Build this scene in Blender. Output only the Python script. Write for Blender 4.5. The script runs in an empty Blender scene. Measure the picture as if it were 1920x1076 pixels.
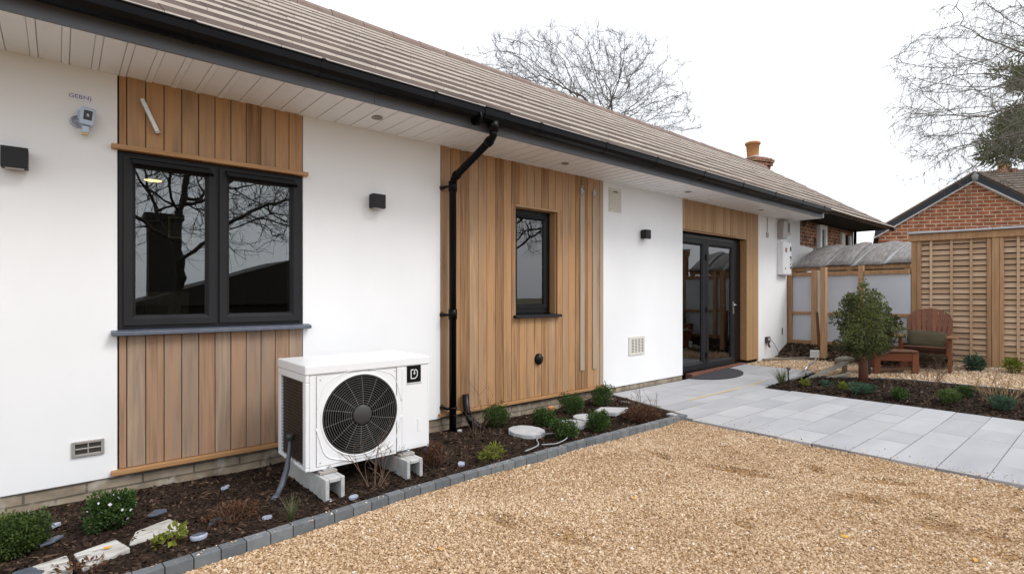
import bpy, math, random
import numpy as np
from mathutils import Vector, Matrix

random.seed(7)
RNG = np.random.default_rng(11)
SC = bpy.context.scene
COL = SC.collection

# ------------------------------------------------------------------ camera
FPX = 990.0
YAW = math.atan(1154 / FPX)            # angle between the house front (x axis) and the view
CAM = Vector((0, -4.5, 1.308))
cd = bpy.data.cameras.new('camera')
cam = bpy.data.objects.new('camera', cd)
COL.objects.link(cam)
cam.location = CAM
cam.rotation_euler = (math.radians(90), 0, YAW - math.radians(90))
cd.sensor_fit = 'HORIZONTAL'
cd.sensor_width = 36
cd.lens = 36 * FPX / 1920
cd.shift_y = (554 - 538) / 1920
cd.clip_start = 0.05
cd.clip_end = 1000
SC.camera = cam

# ------------------------------------------------------------------ light
SUN_DIR = Vector((0.42, -0.72, 0.95)).normalized()     # towards the sun
elev = math.asin(SUN_DIR.z)
world = bpy.data.worlds.new('World')
SC.world = world
world.use_nodes = True
nt = world.node_tree
nt.nodes.clear()
sky = nt.nodes.new('ShaderNodeTexSky')
sky.sky_type = 'NISHITA'
sky.sun_disc = False
sky.sun_elevation = elev
sky.sun_rotation = math.atan2(SUN_DIR.x, SUN_DIR.y)
sky.air_density = 1.0
sky.dust_density = 4.0
hs = nt.nodes.new('ShaderNodeHueSaturation')
hs.inputs['Saturation'].default_value = 0.10
mx = nt.nodes.new('ShaderNodeMix')
mx.data_type = 'RGBA'
mx.inputs[0].default_value = 0.72
mx.inputs[7].default_value = (11.9, 12.4, 13.2, 1)     # even white cloud layer
bg = nt.nodes.new('ShaderNodeBackground')
bg.inputs['Strength'].default_value = 0.10
out = nt.nodes.new('ShaderNodeOutputWorld')
nt.links.new(sky.outputs[0], hs.inputs['Color'])
nt.links.new(hs.outputs[0], mx.inputs[6])
nt.links.new(mx.outputs[2], bg.inputs['Color'])
nt.links.new(bg.outputs[0], out.inputs['Surface'])
sl = bpy.data.lights.new('sun', 'SUN')
sl.energy = 1.3
sl.angle = math.radians(22)
sl.color = (1, 0.97, 0.93)
so = bpy.data.objects.new('sun', sl)
COL.objects.link(so)
so.rotation_euler = SUN_DIR.to_track_quat('Z', 'Y').to_euler()
so.location = (0, -8, 12)
SC.view_settings.view_transform = 'Standard'
SC.view_settings.look = 'None'
SC.view_settings.exposure = 0.50
SC.view_settings.gamma = 1

# ------------------------------------------------------------------ materials
def mat(name, cols, rough=0.65, metal=0.0, spec=0.4, noise=None, bump=None, per='rnd', pos=None,
        rvar=0.0, coord='Object', coat=0.0, dirt=None):
    """cols: ramp colours driven by the per-piece value and a noise. noise=(scale xyz, share, detail)
    bump=(scale xyz, strength, distance)   dirt=(scale, lo, hi, colour, amount)"""
    m = bpy.data.materials.new(name)
    m.use_nodes = True
    t = m.node_tree
    N, L = t.nodes, t.links
    b = N['Principled BSDF']
    b.inputs['Roughness'].default_value = rough
    b.inputs['Metallic'].default_value = metal
    b.inputs['Specular IOR Level'].default_value = spec
    b.inputs['Coat Weight'].default_value = coat
    tc = N.new('ShaderNodeTexCoord')
    def tex(scale, detail=4):
        mp = N.new('ShaderNodeMapping')
        mp.inputs['Scale'].default_value = scale if hasattr(scale, '__len__') else (scale,) * 3
        L.new(tc.outputs[coord], mp.inputs[0])
        if per:
            # shift the pattern from piece to piece
            ad = N.new('ShaderNodeVectorMath'); ad.operation = 'ADD'
            at = N.new('ShaderNodeAttribute'); at.attribute_name = per
            sc = N.new('ShaderNodeMath'); sc.operation = 'MULTIPLY'; sc.inputs[1].default_value = 37.0
            L.new(at.outputs['Fac'], sc.inputs[0])
            L.new(mp.outputs[0], ad.inputs[0]); L.new(sc.outputs[0], ad.inputs[1])
            src = ad.outputs[0]
        else:
            src = mp.outputs[0]
        nz = N.new('ShaderNodeTexNoise')
        nz.inputs['Scale'].default_value = 1
        nz.inputs['Detail'].default_value = detail
        L.new(src, nz.inputs['Vector'])
        return nz.outputs['Fac']
    if len(cols) == 1 and not noise:
        b.inputs['Base Color'].default_value = (*cols[0], 1)
        col = None
    else:
        if len(cols) == 1:
            c = cols[0]
            cols = [tuple(v * 0.82 for v in c), c, tuple(min(1, v * 1.12) for v in c)]
        rp = N.new('ShaderNodeValToRGB')
        ps = pos or [i / (len(cols) - 1) for i in range(len(cols))]
        while len(rp.color_ramp.elements) < len(cols):
            rp.color_ramp.elements.new(0.5)
        for e, p, c in zip(rp.color_ramp.elements, ps, cols):
            e.position = p; e.color = (*c, 1)
        at = N.new('ShaderNodeAttribute'); at.attribute_name = per or 'rnd'
        if noise:
            f = tex(noise[0], noise[2] if len(noise) > 2 else 4)
            mr = N.new('ShaderNodeMapRange')
            mr.inputs[1].default_value = 0.28; mr.inputs[2].default_value = 0.72
            L.new(f, mr.inputs[0])
            mi = N.new('ShaderNodeMix')
            mi.inputs[0].default_value = noise[1]
            L.new(at.outputs['Fac'], mi.inputs[2])
            L.new(mr.outputs[0], mi.inputs[3])
            L.new(mi.outputs[0], rp.inputs[0])
        else:
            L.new(at.outputs['Fac'], rp.inputs[0])
        col = rp.outputs[0]
        L.new(col, b.inputs['Base Color'])
    if dirt:
        f = tex(dirt[0], 6)
        mr = N.new('ShaderNodeMapRange')
        mr.inputs[1].default_value = dirt[1]; mr.inputs[2].default_value = dirt[2]
        mr.inputs[4].default_value = dirt[4]
        L.new(f, mr.inputs[0])
        mi = N.new('ShaderNodeMix'); mi.data_type = 'RGBA'
        L.new(mr.outputs[0], mi.inputs[0])
        if col: L.new(col, mi.inputs[6])
        else: mi.inputs[6].default_value = (*cols[0], 1)
        mi.inputs[7].default_value = (*dirt[3], 1)
        L.new(mi.outputs[2], b.inputs['Base Color'])
    if rvar:
        f = tex(9, 3)
        mr = N.new('ShaderNodeMapRange')
        mr.inputs[3].default_value = max(0, rough - rvar); mr.inputs[4].default_value = min(1, rough + rvar)
        L.new(f, mr.inputs[0]); L.new(mr.outputs[0], b.inputs['Roughness'])
    if bump:
        f = tex(bump[0], 6)
        bp = N.new('ShaderNodeBump')
        bp.inputs['Strength'].default_value = bump[1]
        bp.inputs['Distance'].default_value = bump[2]
        L.new(f, bp.inputs['Height'])
        L.new(bp.outputs[0], b.inputs['Normal'])
    return m

def brick_mat(name, c1, c2, mortar, w, h, mw=0.011, axis='xz', var=1.0, stain=None):
    m = bpy.data.materials.new(name); m.use_nodes = True
    t = m.node_tree; N, L = t.nodes, t.links
    b = N['Principled BSDF']; b.inputs['Roughness'].default_value = 0.85
    b.inputs['Specular IOR Level'].default_value = 0.2
    tc = N.new('ShaderNodeTexCoord')
    sx = N.new('ShaderNodeSeparateXYZ'); cx = N.new('ShaderNodeCombineXYZ')
    L.new(tc.outputs['Object'], sx.inputs[0])
    ad = N.new('ShaderNodeMath'); ad.operation = 'ADD'
    L.new(sx.outputs[0], ad.inputs[0]); L.new(sx.outputs[1], ad.inputs[1])
    L.new(ad.outputs[0], cx.inputs[0]); L.new(sx.outputs[2], cx.inputs[1])
    wob = N.new('ShaderNodeTexNoise'); wob.inputs['Scale'].default_value = 3
    L.new(tc.outputs['Object'], wob.inputs['Vector'])
    wm = N.new('ShaderNodeVectorMath'); wm.operation = 'SCALE'; wm.inputs['Scale'].default_value = 0.012
    L.new(wob.outputs['Color'], wm.inputs[0])
    va = N.new('ShaderNodeVectorMath'); va.operation = 'ADD'
    L.new(cx.outputs[0], va.inputs[0]); L.new(wm.outputs[0], va.inputs[1])
    bt = N.new('ShaderNodeTexBrick')
    bt.inputs['Scale'].default_value = 1
    bt.inputs['Brick Width'].default_value = w
    bt.inputs['Row Height'].default_value = h
    bt.inputs['Mortar Size'].default_value = mw
    bt.inputs['Mortar Smooth'].default_value = 0.2
    bt.inputs['Color1'].default_value = (*c1, 1); bt.inputs['Color2'].default_value = (*c2, 1)
    bt.inputs['Mortar'].default_value = (*mortar, 1)
    L.new(va.outputs[0], bt.inputs['Vector'])
    nz = N.new('ShaderNodeTexNoise'); nz.inputs['Scale'].default_value = 5; nz.inputs['Detail'].default_value = 6
    L.new(tc.outputs['Object'], nz.inputs['Vector'])
    mr = N.new('ShaderNodeMapRange'); mr.inputs[1].default_value = 0.3; mr.inputs[2].default_value = 0.7
    mr.inputs[3].default_value = 1 - 0.45 * var; mr.inputs[4].default_value = 1 + 0.3 * var
    L.new(nz.outputs['Fac'], mr.inputs[0])
    mu = N.new('ShaderNodeVectorMath'); mu.operation = 'SCALE'
    L.new(bt.outputs['Color'], mu.inputs[0]); L.new(mr.outputs[0], mu.inputs['Scale'])
    colout = mu.outputs[0]
    if stain:
        n2 = N.new('ShaderNodeTexNoise'); n2.inputs['Scale'].default_value = stain[0]; n2.inputs['Detail'].default_value = 8
        L.new(tc.outputs['Object'], n2.inputs['Vector'])
        r2 = N.new('ShaderNodeMapRange'); r2.inputs[1].default_value = stain[1]; r2.inputs[2].default_value = stain[2]
        L.new(n2.outputs['Fac'], r2.inputs[0])
        mi = N.new('ShaderNodeMix'); mi.data_type = 'RGBA'
        L.new(r2.outputs[0], mi.inputs[0]); L.new(colout, mi.inputs[6]); mi.inputs[7].default_value = (*stain[3], 1)
        colout = mi.outputs[2]
    L.new(colout, b.inputs['Base Color'])
    bp = N.new('ShaderNodeBump'); bp.inputs['Strength'].default_value = 0.6; bp.inputs['Distance'].default_value = 0.008
    iv = N.new('ShaderNodeMath'); iv.operation = 'SUBTRACT'; iv.inputs[0].default_value = 1
    L.new(bt.outputs['Fac'], iv.inputs[1])
    a2 = N.new('ShaderNodeMath'); a2.operation = 'MULTIPLY_ADD'; a2.inputs[1].default_value = 0.4
    L.new(nz.outputs['Fac'], a2.inputs[0]); L.new(iv.outputs[0], a2.inputs[2])
    L.new(a2.outputs[0], bp.inputs['Height']); L.new(bp.outputs[0], b.inputs['Normal'])
    return m

def glass_mat(name, tint=(0.75, 0.8, 0.8), ior=2.2):
    m = bpy.data.materials.new(name); m.use_nodes = True
    t = m.node_tree; N, L = t.nodes, t.links
    N.remove(N['Principled BSDF'])
    fr = N.new('ShaderNodeFresnel'); fr.inputs['IOR'].default_value = ior
    tr = N.new('ShaderNodeBsdfTransparent'); tr.inputs[0].default_value = (*tint, 1)
    gl = N.new('ShaderNodeBsdfGlossy'); gl.inputs['Roughness'].default_value = 0.0
    tc = N.new('ShaderNodeTexCoord')
    nz = N.new('ShaderNodeTexNoise'); nz.inputs['Scale'].default_value = 2.2; nz.inputs['Detail'].default_value = 1
    L.new(tc.outputs['Object'], nz.inputs['Vector'])
    bp = N.new('ShaderNodeBump'); bp.inputs['Strength'].default_value = 0.012; bp.inputs['Distance'].default_value = 0.02
    L.new(nz.outputs['Fac'], bp.inputs['Height']); L.new(bp.outputs[0], gl.inputs['Normal'])
    mi = N.new('ShaderNodeMixShader')
    L.new(fr.outputs[0], mi.inputs[0]); L.new(tr.outputs[0], mi.inputs[1]); L.new(gl.outputs[0], mi.inputs[2])
    L.new(mi.outputs[0], N['Material Output'].inputs['Surface'])
    return m

def leaf_mat(name, cols, rough=0.5, trans=0.25):
    m = mat(name, cols, rough=rough, spec=0.35)
    t = m.node_tree; N, L = t.nodes, t.links
    b = N['Principled BSDF']
    tl = N.new('ShaderNodeBsdfTranslucent')
    src = b.inputs['Base Color'].links[0].from_socket
    L.new(src, tl.inputs[0])
    mi = N.new('ShaderNodeMixShader'); mi.inputs[0].default_value = trans
    L.new(b.outputs[0], mi.inputs[1]); L.new(tl.outputs[0], mi.inputs[2])
    L.new(mi.outputs[0], N['Material Output'].inputs['Surface'])
    return m

def emit_mat(name, c, s):
    m = mat(name, [c]); b = m.node_tree.nodes['Principled BSDF']
    b.inputs['Emission Color'].default_value = (*c, 1); b.inputs['Emission Strength'].default_value = s
    return m

M = {}
M['render'] = mat('white_render', [(0.785, 0.785, 0.79), (0.845, 0.845, 0.85)], rough=0.9, spec=0.15, noise=((1.3, 1.3, 0.7), 1.0, 5),
                  bump=(160, 0.25, 0.002), per=None, dirt=((26, 26, 16), 0.735, 0.80, (0.45, 0.42, 0.38), 0.5))
M['upvc'] = mat('white_soffit_plastic', [(0.83, 0.835, 0.85), (0.88, 0.885, 0.90)], rough=0.4, spec=0.4, noise=((3, 3, 3), 0.5))
CEDAR = [(0.16, 0.082, 0.038), (0.30, 0.164, 0.076), (0.46, 0.258, 0.120), (0.36, 0.225, 0.130), (0.55, 0.355, 0.20)]
CEDARW = [(0.15, 0.095, 0.066), (0.25, 0.150, 0.095), (0.35, 0.215, 0.135), (0.28, 0.205, 0.152), (0.42, 0.295, 0.195)]
M['cedar'] = mat('cedar_boards', CEDAR, rough=0.6, spec=0.3, noise=((46, 46, 1.6), 0.40, 8), bump=((120, 120, 3), 0.3, 0.002),
                 dirt=((14, 14, 1.6), 0.54, 0.74, (0.17, 0.115, 0.08), 0.6))
M['cedar_grey'] = mat('greyed_cedar_boards', CEDARW, rough=0.65, spec=0.25, noise=((46, 46, 1.6), 0.40, 8), bump=((120, 120, 3), 0.3, 0.002), dirt=((14, 14, 1.6), 0.54, 0.74, (0.14, 0.10, 0.078), 0.6))
M['cedar_fine'] = mat('cedar_battens', [(0.29, 0.165, 0.08), (0.40, 0.245, 0.125), (0.47, 0.30, 0.165)], rough=0.6, spec=0.3, noise=((40, 40, 1.5), 0.4, 6),
                      bump=((120, 120, 3), 0.2, 0.002))
M['pale_strip'] = mat('pale_weathered_board', [(0.33, 0.25, 0.18), (0.42, 0.33, 0.25)], rough=0.7, noise=((40, 40, 2), 0.8, 6))
M['bead'] = mat('orange_timber_bead', [(0.33, 0.17, 0.07), (0.46, 0.26, 0.12)], rough=0.55, noise=((2.5, 40, 40), 0.7, 5))
M['anth'] = mat('charcoal_window_plastic', [(0.016, 0.016, 0.018), (0.021, 0.021, 0.023)], rough=0.5, spec=0.2, noise=((4, 4, 4), 1.0))
M['black'] = mat('black_plastic', [(0.006, 0.006, 0.007)], rough=0.32, spec=0.25)
M['gutterblack'] = mat('black_gutter_plastic', [(0.003, 0.003, 0.004), (0.005, 0.005, 0.006)], rough=0.30, spec=0.12, noise=((6, 6, 6), 1))
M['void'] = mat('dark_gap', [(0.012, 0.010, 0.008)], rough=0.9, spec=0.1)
M['fascia'] = mat('charcoal_fascia_board', [(0.10, 0.107, 0.125), (0.12, 0.127, 0.145)], rough=0.45, noise=((2, 2, 2), 1))
M['tile'] = mat('brown_roof_tile', [(0.050, 0.032, 0.025), (0.080, 0.053, 0.042), (0.115, 0.078, 0.063)], rough=0.85, spec=0.2, noise=((7, 7, 7), 0.5, 6),
                bump=(60, 0.3, 0.004), dirt=(5, 0.62, 0.8, (0.12, 0.105, 0.08), 0.6))
M['tile_edge'] = mat('pale_tile_edge', [(0.46, 0.395, 0.34), (0.62, 0.55, 0.48)], rough=0.8, spec=0.2, noise=((9, 9, 9), 0.5, 5))
M['ridge'] = mat('ridge_tile', [(0.17, 0.12, 0.10), (0.26, 0.195, 0.16)], rough=0.85, noise=((6, 6, 6), 0.6))
M['plinth'] = brick_mat('old_plinth_brick', (0.34, 0.28, 0.21), (0.24, 0.185, 0.13), (0.15, 0.125, 0.095), 0.31, 0.066, 0.007, var=1.0,
                        stain=(9, 0.55, 0.75, (0.42, 0.39, 0.33)))
M['brick'] = brick_mat('red_brick', (0.50, 0.17, 0.082), (0.33, 0.11, 0.06), (0.62, 0.50, 0.37), 0.29, 0.108, 0.014, var=0.8)
M['oldbrick'] = brick_mat('old_sooty_brick', (0.30, 0.10, 0.055), (0.22, 0.075, 0.045), (0.40, 0.31, 0.22), 0.225, 0.078, 0.012, var=1.3,
                          stain=(3.2, 0.55, 0.66, (0.05, 0.03, 0.022)))
M['interior'] = mat('dark_interior', [(0.05, 0.045, 0.04)], rough=0.9)
M['glass'] = glass_mat('window_glass')
M['pumpwhite'] = mat('white_enamel', [(0.78, 0.785, 0.80)], rough=0.32, spec=0.5, coat=0.1)
M['pumpgrey'] = mat('pale_grey_seam', [(0.30, 0.30, 0.31)], rough=0.5)
M['wire'] = mat('black_wire', [(0.05, 0.05, 0.052)], rough=0.3, spec=0.6)
M['hub'] = mat('dark_hub', [(0.045, 0.044, 0.044)], rough=0.45)
M['fin'] = mat('copper_brown_fins', [(0.020, 0.014, 0.011), (0.038, 0.025, 0.018)], rough=0.5, metal=0.2, noise=((10, 10, 10), 0.6))
M['finwire'] = mat('dull_guard_wire', [(0.055, 0.042, 0.034)], rough=0.4)
M['concrete'] = mat('pale_concrete', [(0.33, 0.33, 0.32), (0.44, 0.44, 0.43), (0.52, 0.52, 0.51)], rough=0.9, spec=0.2, noise=((14, 14, 14), 0.8, 7), bump=(90, 0.35, 0.004))
M['kerb'] = mat('blue_grey_kerb', [(0.095, 0.105, 0.115), (0.14, 0.15, 0.16), (0.21, 0.22, 0.23)], rough=0.85, spec=0.25, noise=((22, 22, 22), 0.45, 6), bump=(120, 0.3, 0.003))
M['metal'] = mat('dull_silver_metal', [(0.50, 0.50, 0.50)], rough=0.35, metal=0.9)
M['alu'] = mat('brushed_aluminium', [(0.62, 0.61, 0.59), (0.72, 0.71, 0.69)], rough=0.4, metal=0.5, noise=((5, 5, 60), 0.8))
M['ventgrey'] = mat('taupe_vent_metal', [(0.33, 0.30, 0.27), (0.40, 0.37, 0.34)], rough=0.45, metal=0.3, noise=((8, 8, 8), 0.8))
M['ventdark'] = mat('vent_mesh', [(0.055, 0.05, 0.042)], rough=0.7)
M['cream'] = mat('cream_plastic', [(0.66, 0.63, 0.57)], rough=0.45)
M['paleblue'] = mat('pale_blue_plastic', [(0.42, 0.50, 0.66), (0.50, 0.58, 0.72)], rough=0.35, noise=((12, 12, 12), 1))
M['bluegrey'] = mat('grey_blue_plastic', [(0.085, 0.095, 0.12)], rough=0.35)
M['ink'] = mat('blue_ink', [(0.06, 0.08, 0.30)], rough=0.6)
M['blackink'] = mat('black_ink', [(0.006, 0.006, 0.006)], rough=0.6, spec=0.1)
M['whitepaint'] = mat('white_paint', [(0.8, 0.8, 0.8)], rough=0.5)
M['paper'] = mat('white_sticker', [(0.76, 0.76, 0.79)], rough=0.5)
M['redlabel'] = mat('dull_red_label', [(0.33, 0.11, 0.09)], rough=0.5)
M['bluecable'] = mat('blue_cable', [(0.02, 0.09, 0.36)], rough=0.4)
M['greycable'] = mat('grey_cable', [(0.30, 0.31, 0.33)], rough=0.5)
M['slate'] = mat('blue_slate', [(0.055, 0.065, 0.09), (0.10, 0.115, 0.15)], rough=0.45, spec=0.5, noise=((18, 18, 18), 0.7, 6), bump=(60, 0.3, 0.003))
M['whitestone'] = mat('white_stone', [(0.24, 0.22, 0.19), (0.46, 0.44, 0.41), (0.60, 0.585, 0.56)], rough=0.85, noise=((7, 16, 16), 0.85, 8), bump=((14, 30, 30), 0.35, 0.003),
                      dirt=((9, 30, 30), 0.60, 0.66, (0.20, 0.18, 0.16), 0.8))
M['greystone'] = mat('pale_grey_stone', [(0.40, 0.40, 0.41), (0.52, 0.52, 0.53)], rough=0.8, noise=((10, 10, 10), 0.8, 6), bump=(60, 0.3, 0.003))
M['opal'] = mat('opal_plastic', [(0.36, 0.39, 0.48)], rough=0.25)
M['terracotta'] = mat('terracotta', [(0.46, 0.20, 0.07), (0.56, 0.28, 0.12)], rough=0.8, noise=((9, 9, 9), 0.8))
M['mulch'] = mat('dark_bark_mulch', [(0.012, 0.007, 0.005), (0.030, 0.018, 0.012), (0.055, 0.034, 0.023)], rough=0.95, spec=0.15, noise=((45, 45, 45), 1.0, 8),
                 bump=(70, 1.0, 0.02), per=None, dirt=((2.2, 2.2, 2.2), 0.60, 0.75, (0.085, 0.05, 0.034), 0.7))
M['chip'] = mat('bark_chip', [(0.010, 0.006, 0.004), (0.022, 0.013, 0.009), (0.040, 0.024, 0.016), (0.07, 0.043, 0.028), (0.16, 0.10, 0.065)], rough=0.9, spec=0.2, pos=[0, 0.35, 0.7, 0.92, 1.0])
GRAVC = [(0.10, 0.055, 0.028), (0.28, 0.17, 0.092), (0.46, 0.31, 0.185), (0.60, 0.45, 0.295), (0.72, 0.60, 0.46), (0.80, 0.75, 0.69)]
M['gravelbase'] = mat('gravel_bed', [(0.16, 0.085, 0.035), (0.36, 0.21, 0.09), (0.50, 0.33, 0.17)], rough=0.95, spec=0.15, noise=((85, 85, 85), 1.0, 6), bump=(110, 1.0, 0.012), per=None)
M['pebble'] = mat('golden_gravel', GRAVC, rough=0.8, spec=0.25, pos=[0, 0.18, 0.42, 0.68, 0.88, 1.0])
M['gravelpink'] = mat('gravel_bed_far', [(0.26, 0.15, 0.075), (0.46, 0.30, 0.17), (0.62, 0.46, 0.31)], rough=0.95, noise=((60, 60, 60), 1.0, 6), bump=(60, 1.0, 0.015), per=None,
                      dirt=((0.7, 0.7, 0.7), 0.45, 0.7, (0.44, 0.27, 0.13), 0.6))
M['paving'] = mat('pale_sandstone_paving', [(0.30, 0.30, 0.318), (0.375, 0.375, 0.39), (0.45, 0.447, 0.455)], rough=0.8, spec=0.25, noise=((1.1, 3.6, 2), 0.5, 5), bump=((8, 20, 8), 0.15, 0.004),
                  dirt=((1.0, 5.0, 1.0), 0.60, 0.78, (0.40, 0.375, 0.35), 0.55))
M['joint'] = mat('sandy_joint', [(0.17, 0.145, 0.115), (0.26, 0.22, 0.17)], rough=0.95, noise=((12, 12, 12), 1), per=None)
M['yellowsand'] = mat('yellow_sand', [(0.55, 0.40, 0.16), (0.62, 0.50, 0.25)], rough=0.95, noise=((30, 30, 30), 1))
M['autumn'] = mat('autumn_leaf', [(0.55, 0.28, 0.03), (0.62, 0.36, 0.06)], rough=0.7, noise=((60, 60, 60), 1))
M['mat_dark'] = mat('doormat_rubber', [(0.035, 0.033, 0.040), (0.055, 0.052, 0.060)], rough=0.95, noise=((140, 140, 140), 1), bump=(200, 0.6, 0.004), per=None)
M['soil'] = mat('brown_soil', [(0.07, 0.042, 0.028), (0.13, 0.085, 0.055), (0.22, 0.15, 0.10)], rough=0.95, noise=((14, 14, 14), 1, 8), bump=(30, 0.9, 0.02), per=None)
M['land'] = mat('rough_ground', [(0.10, 0.075, 0.045), (0.12, 0.12, 0.055)], rough=0.95, noise=((0.4, 0.4, 0.4), 1, 6), per=None)
M['fencewood'] = mat('larch_fence_timber', [(0.25, 0.135, 0.062), (0.38, 0.22, 0.11), (0.50, 0.32, 0.185)], rough=0.75, noise=((30, 30, 2.2), 0.6, 6), bump=((80, 80, 5), 0.3, 0.003))
M['slatwood'] = mat('larch_slats', [(0.36, 0.225, 0.13), (0.50, 0.34, 0.215), (0.62, 0.45, 0.31)], rough=0.75, noise=((3, 3, 40), 0.5, 6), bump=((6, 6, 80), 0.3, 0.003))
M['frost'] = mat('frosted_white_sheet', [(0.44, 0.46, 0.50), (0.55, 0.565, 0.60)], rough=0.3, spec=0.5, noise=((1.2, 1.2, 0.8), 1.0, 2), per=None)
M['corr'] = mat('weathered_cement_sheet', [(0.11, 0.10, 0.095), (0.20, 0.185, 0.175), (0.30, 0.285, 0.275)], rough=0.85, noise=((5, 26, 9), 0.75, 8), bump=(30, 0.5, 0.008))
M['corredge'] = mat('pale_sheet_lap', [(0.34, 0.34, 0.345), (0.44, 0.44, 0.45)], rough=0.7, noise=((9, 9, 9), 0.8, 6))
M['lead'] = mat('lead_flashing', [(0.36, 0.37, 0.39), (0.50, 0.51, 0.53)], rough=0.5, metal=0.2, noise=((8, 8, 8), 0.8, 6))
M['barge'] = mat('dark_barge_board', [(0.030, 0.036, 0.048)], rough=0.5)
M['chairwood'] = mat('red_brown_stained_wood', [(0.115, 0.032, 0.011), (0.165, 0.050, 0.017), (0.22, 0.075, 0.027)], rough=0.5, spec=0.4, noise=((6, 6, 30), 0.5, 6))
M['tablewood'] = mat('brown_stained_wood', [(0.085, 0.034, 0.018), (0.14, 0.062, 0.034)], rough=0.5, noise=((20, 5, 20), 0.6, 6))
M['cushion'] = mat('olive_striped_fabric', [(0.035, 0.030, 0.016), (0.085, 0.070, 0.036), (0.06, 0.054, 0.036)], rough=0.95, noise=((3, 3, 55), 1.0, 3), bump=(180, 0.4, 0.003), per=None)
M['sleeper'] = mat('grey_weathered_plank', [(0.14, 0.125, 0.10), (0.23, 0.21, 0.17), (0.31, 0.285, 0.24)], rough=0.8, noise=((2.5, 40, 40), 0.8, 7))
M['rust'] = mat('rusty_trunk', [(0.060, 0.018, 0.009), (0.12, 0.038, 0.017)], rough=0.75, noise=((12, 12, 4), 0.8, 6))
M['bark'] = mat('grey_bark', [(0.11, 0.096, 0.085), (0.17, 0.152, 0.138)], rough=0.9, noise=((5, 5, 5), 0.7, 5))
M['mirrorbark'] = mat('dark_bark', [(0.03, 0.025, 0.02), (0.06, 0.05, 0.042)], rough=0.9, noise=((5, 5, 5), 0.7))
M['barkgreen'] = mat('mossy_bark', [(0.15, 0.135, 0.11), (0.21, 0.19, 0.155)], rough=0.9, noise=((3, 3, 3), 0.8, 5))
M['leaf'] = leaf_mat('green_leaves', [(0.012, 0.028, 0.006), (0.032, 0.066, 0.013), (0.06, 0.115, 0.022), (0.11, 0.17, 0.035)])
M['leafbright'] = leaf_mat('bright_green_leaves', [(0.022, 0.042, 0.010), (0.060, 0.098, 0.022), (0.13, 0.175, 0.040)])
M['leafolive'] = leaf_mat('olive_leaves', [(0.026, 0.034, 0.012), (0.062, 0.078, 0.022), (0.12, 0.14, 0.038), (0.21, 0.225, 0.08)])
M['leafdark'] = leaf_mat('dark_bronze_leaves', [(0.022, 0.024, 0.012), (0.048, 0.050, 0.022), (0.10, 0.095, 0.045)])
M['leafblue'] = leaf_mat('blue_green_leaves', [(0.02, 0.05, 0.028), (0.05, 0.10, 0.058), (0.10, 0.17, 0.10)])
M['leafyellow'] = leaf_mat('yellow_green_leaves', [(0.10, 0.13, 0.015), (0.24, 0.27, 0.03)])
M['conifer'] = leaf_mat('conifer_needles', [(0.050, 0.070, 0.022), (0.095, 0.120, 0.040), (0.15, 0.165, 0.065)], rough=0.7)
M['deadleaf'] = leaf_mat('dead_brown_leaves', [(0.055, 0.022, 0.012), (0.11, 0.048, 0.024), (0.18, 0.09, 0.045)], rough=0.8)
M['twig'] = mat('brown_twig', [(0.11, 0.065, 0.04), (0.20, 0.125, 0.08)], rough=0.8, noise=((9, 9, 9), 0.5))
M['yellowtwig'] = mat('straw_twig', [(0.24, 0.155, 0.075), (0.36, 0.25, 0.13)], rough=0.8, noise=((9, 9, 9), 0.5))
M['grass'] = leaf_mat('grass_blades', [(0.05, 0.075, 0.028), (0.11, 0.14, 0.055), (0.20, 0.20, 0.10)])
M['petal'] = mat('white_petals', [(0.75, 0.75, 0.8)], rough=0.6)
M['darktile'] = mat('mossy_dark_tiles', [(0.075, 0.055, 0.045), (0.13, 0.10, 0.08), (0.19, 0.155, 0.12)], rough=0.9, noise=((8, 8, 8), 0.6, 6))
M['orangetile'] = mat('orange_clay_tiles', [(0.36, 0.15, 0.06), (0.46, 0.21, 0.09)], rough=0.85, noise=((8, 8, 8), 0.6, 6))
M['lampglow'] = emit_mat('warm_lamp', (1.0, 0.62, 0.22), 3.0)
M['gold'] = mat('brass', [(0.50, 0.33, 0.11)], rough=0.3, metal=0.9)
M['cabinet'] = mat('oak_cabinet', [(0.15, 0.09, 0.045), (0.21, 0.13, 0.07)], rough=0.5, noise=((30, 30, 2), 0.8))
M['blind'] = mat('pale_blind', [(0.42, 0.38, 0.33)], rough=0.8)
M['downlight'] = mat('downlight_metal', [(0.30, 0.27, 0.25)], rough=0.4, metal=0.4)

# ------------------------------------------------------------------ mesh builder
def rot_z(v, a):
    c, s = math.cos(a), math.sin(a)
    return (v[0] * c - v[1] * s, v[0] * s + v[1] * c, v[2])

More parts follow.
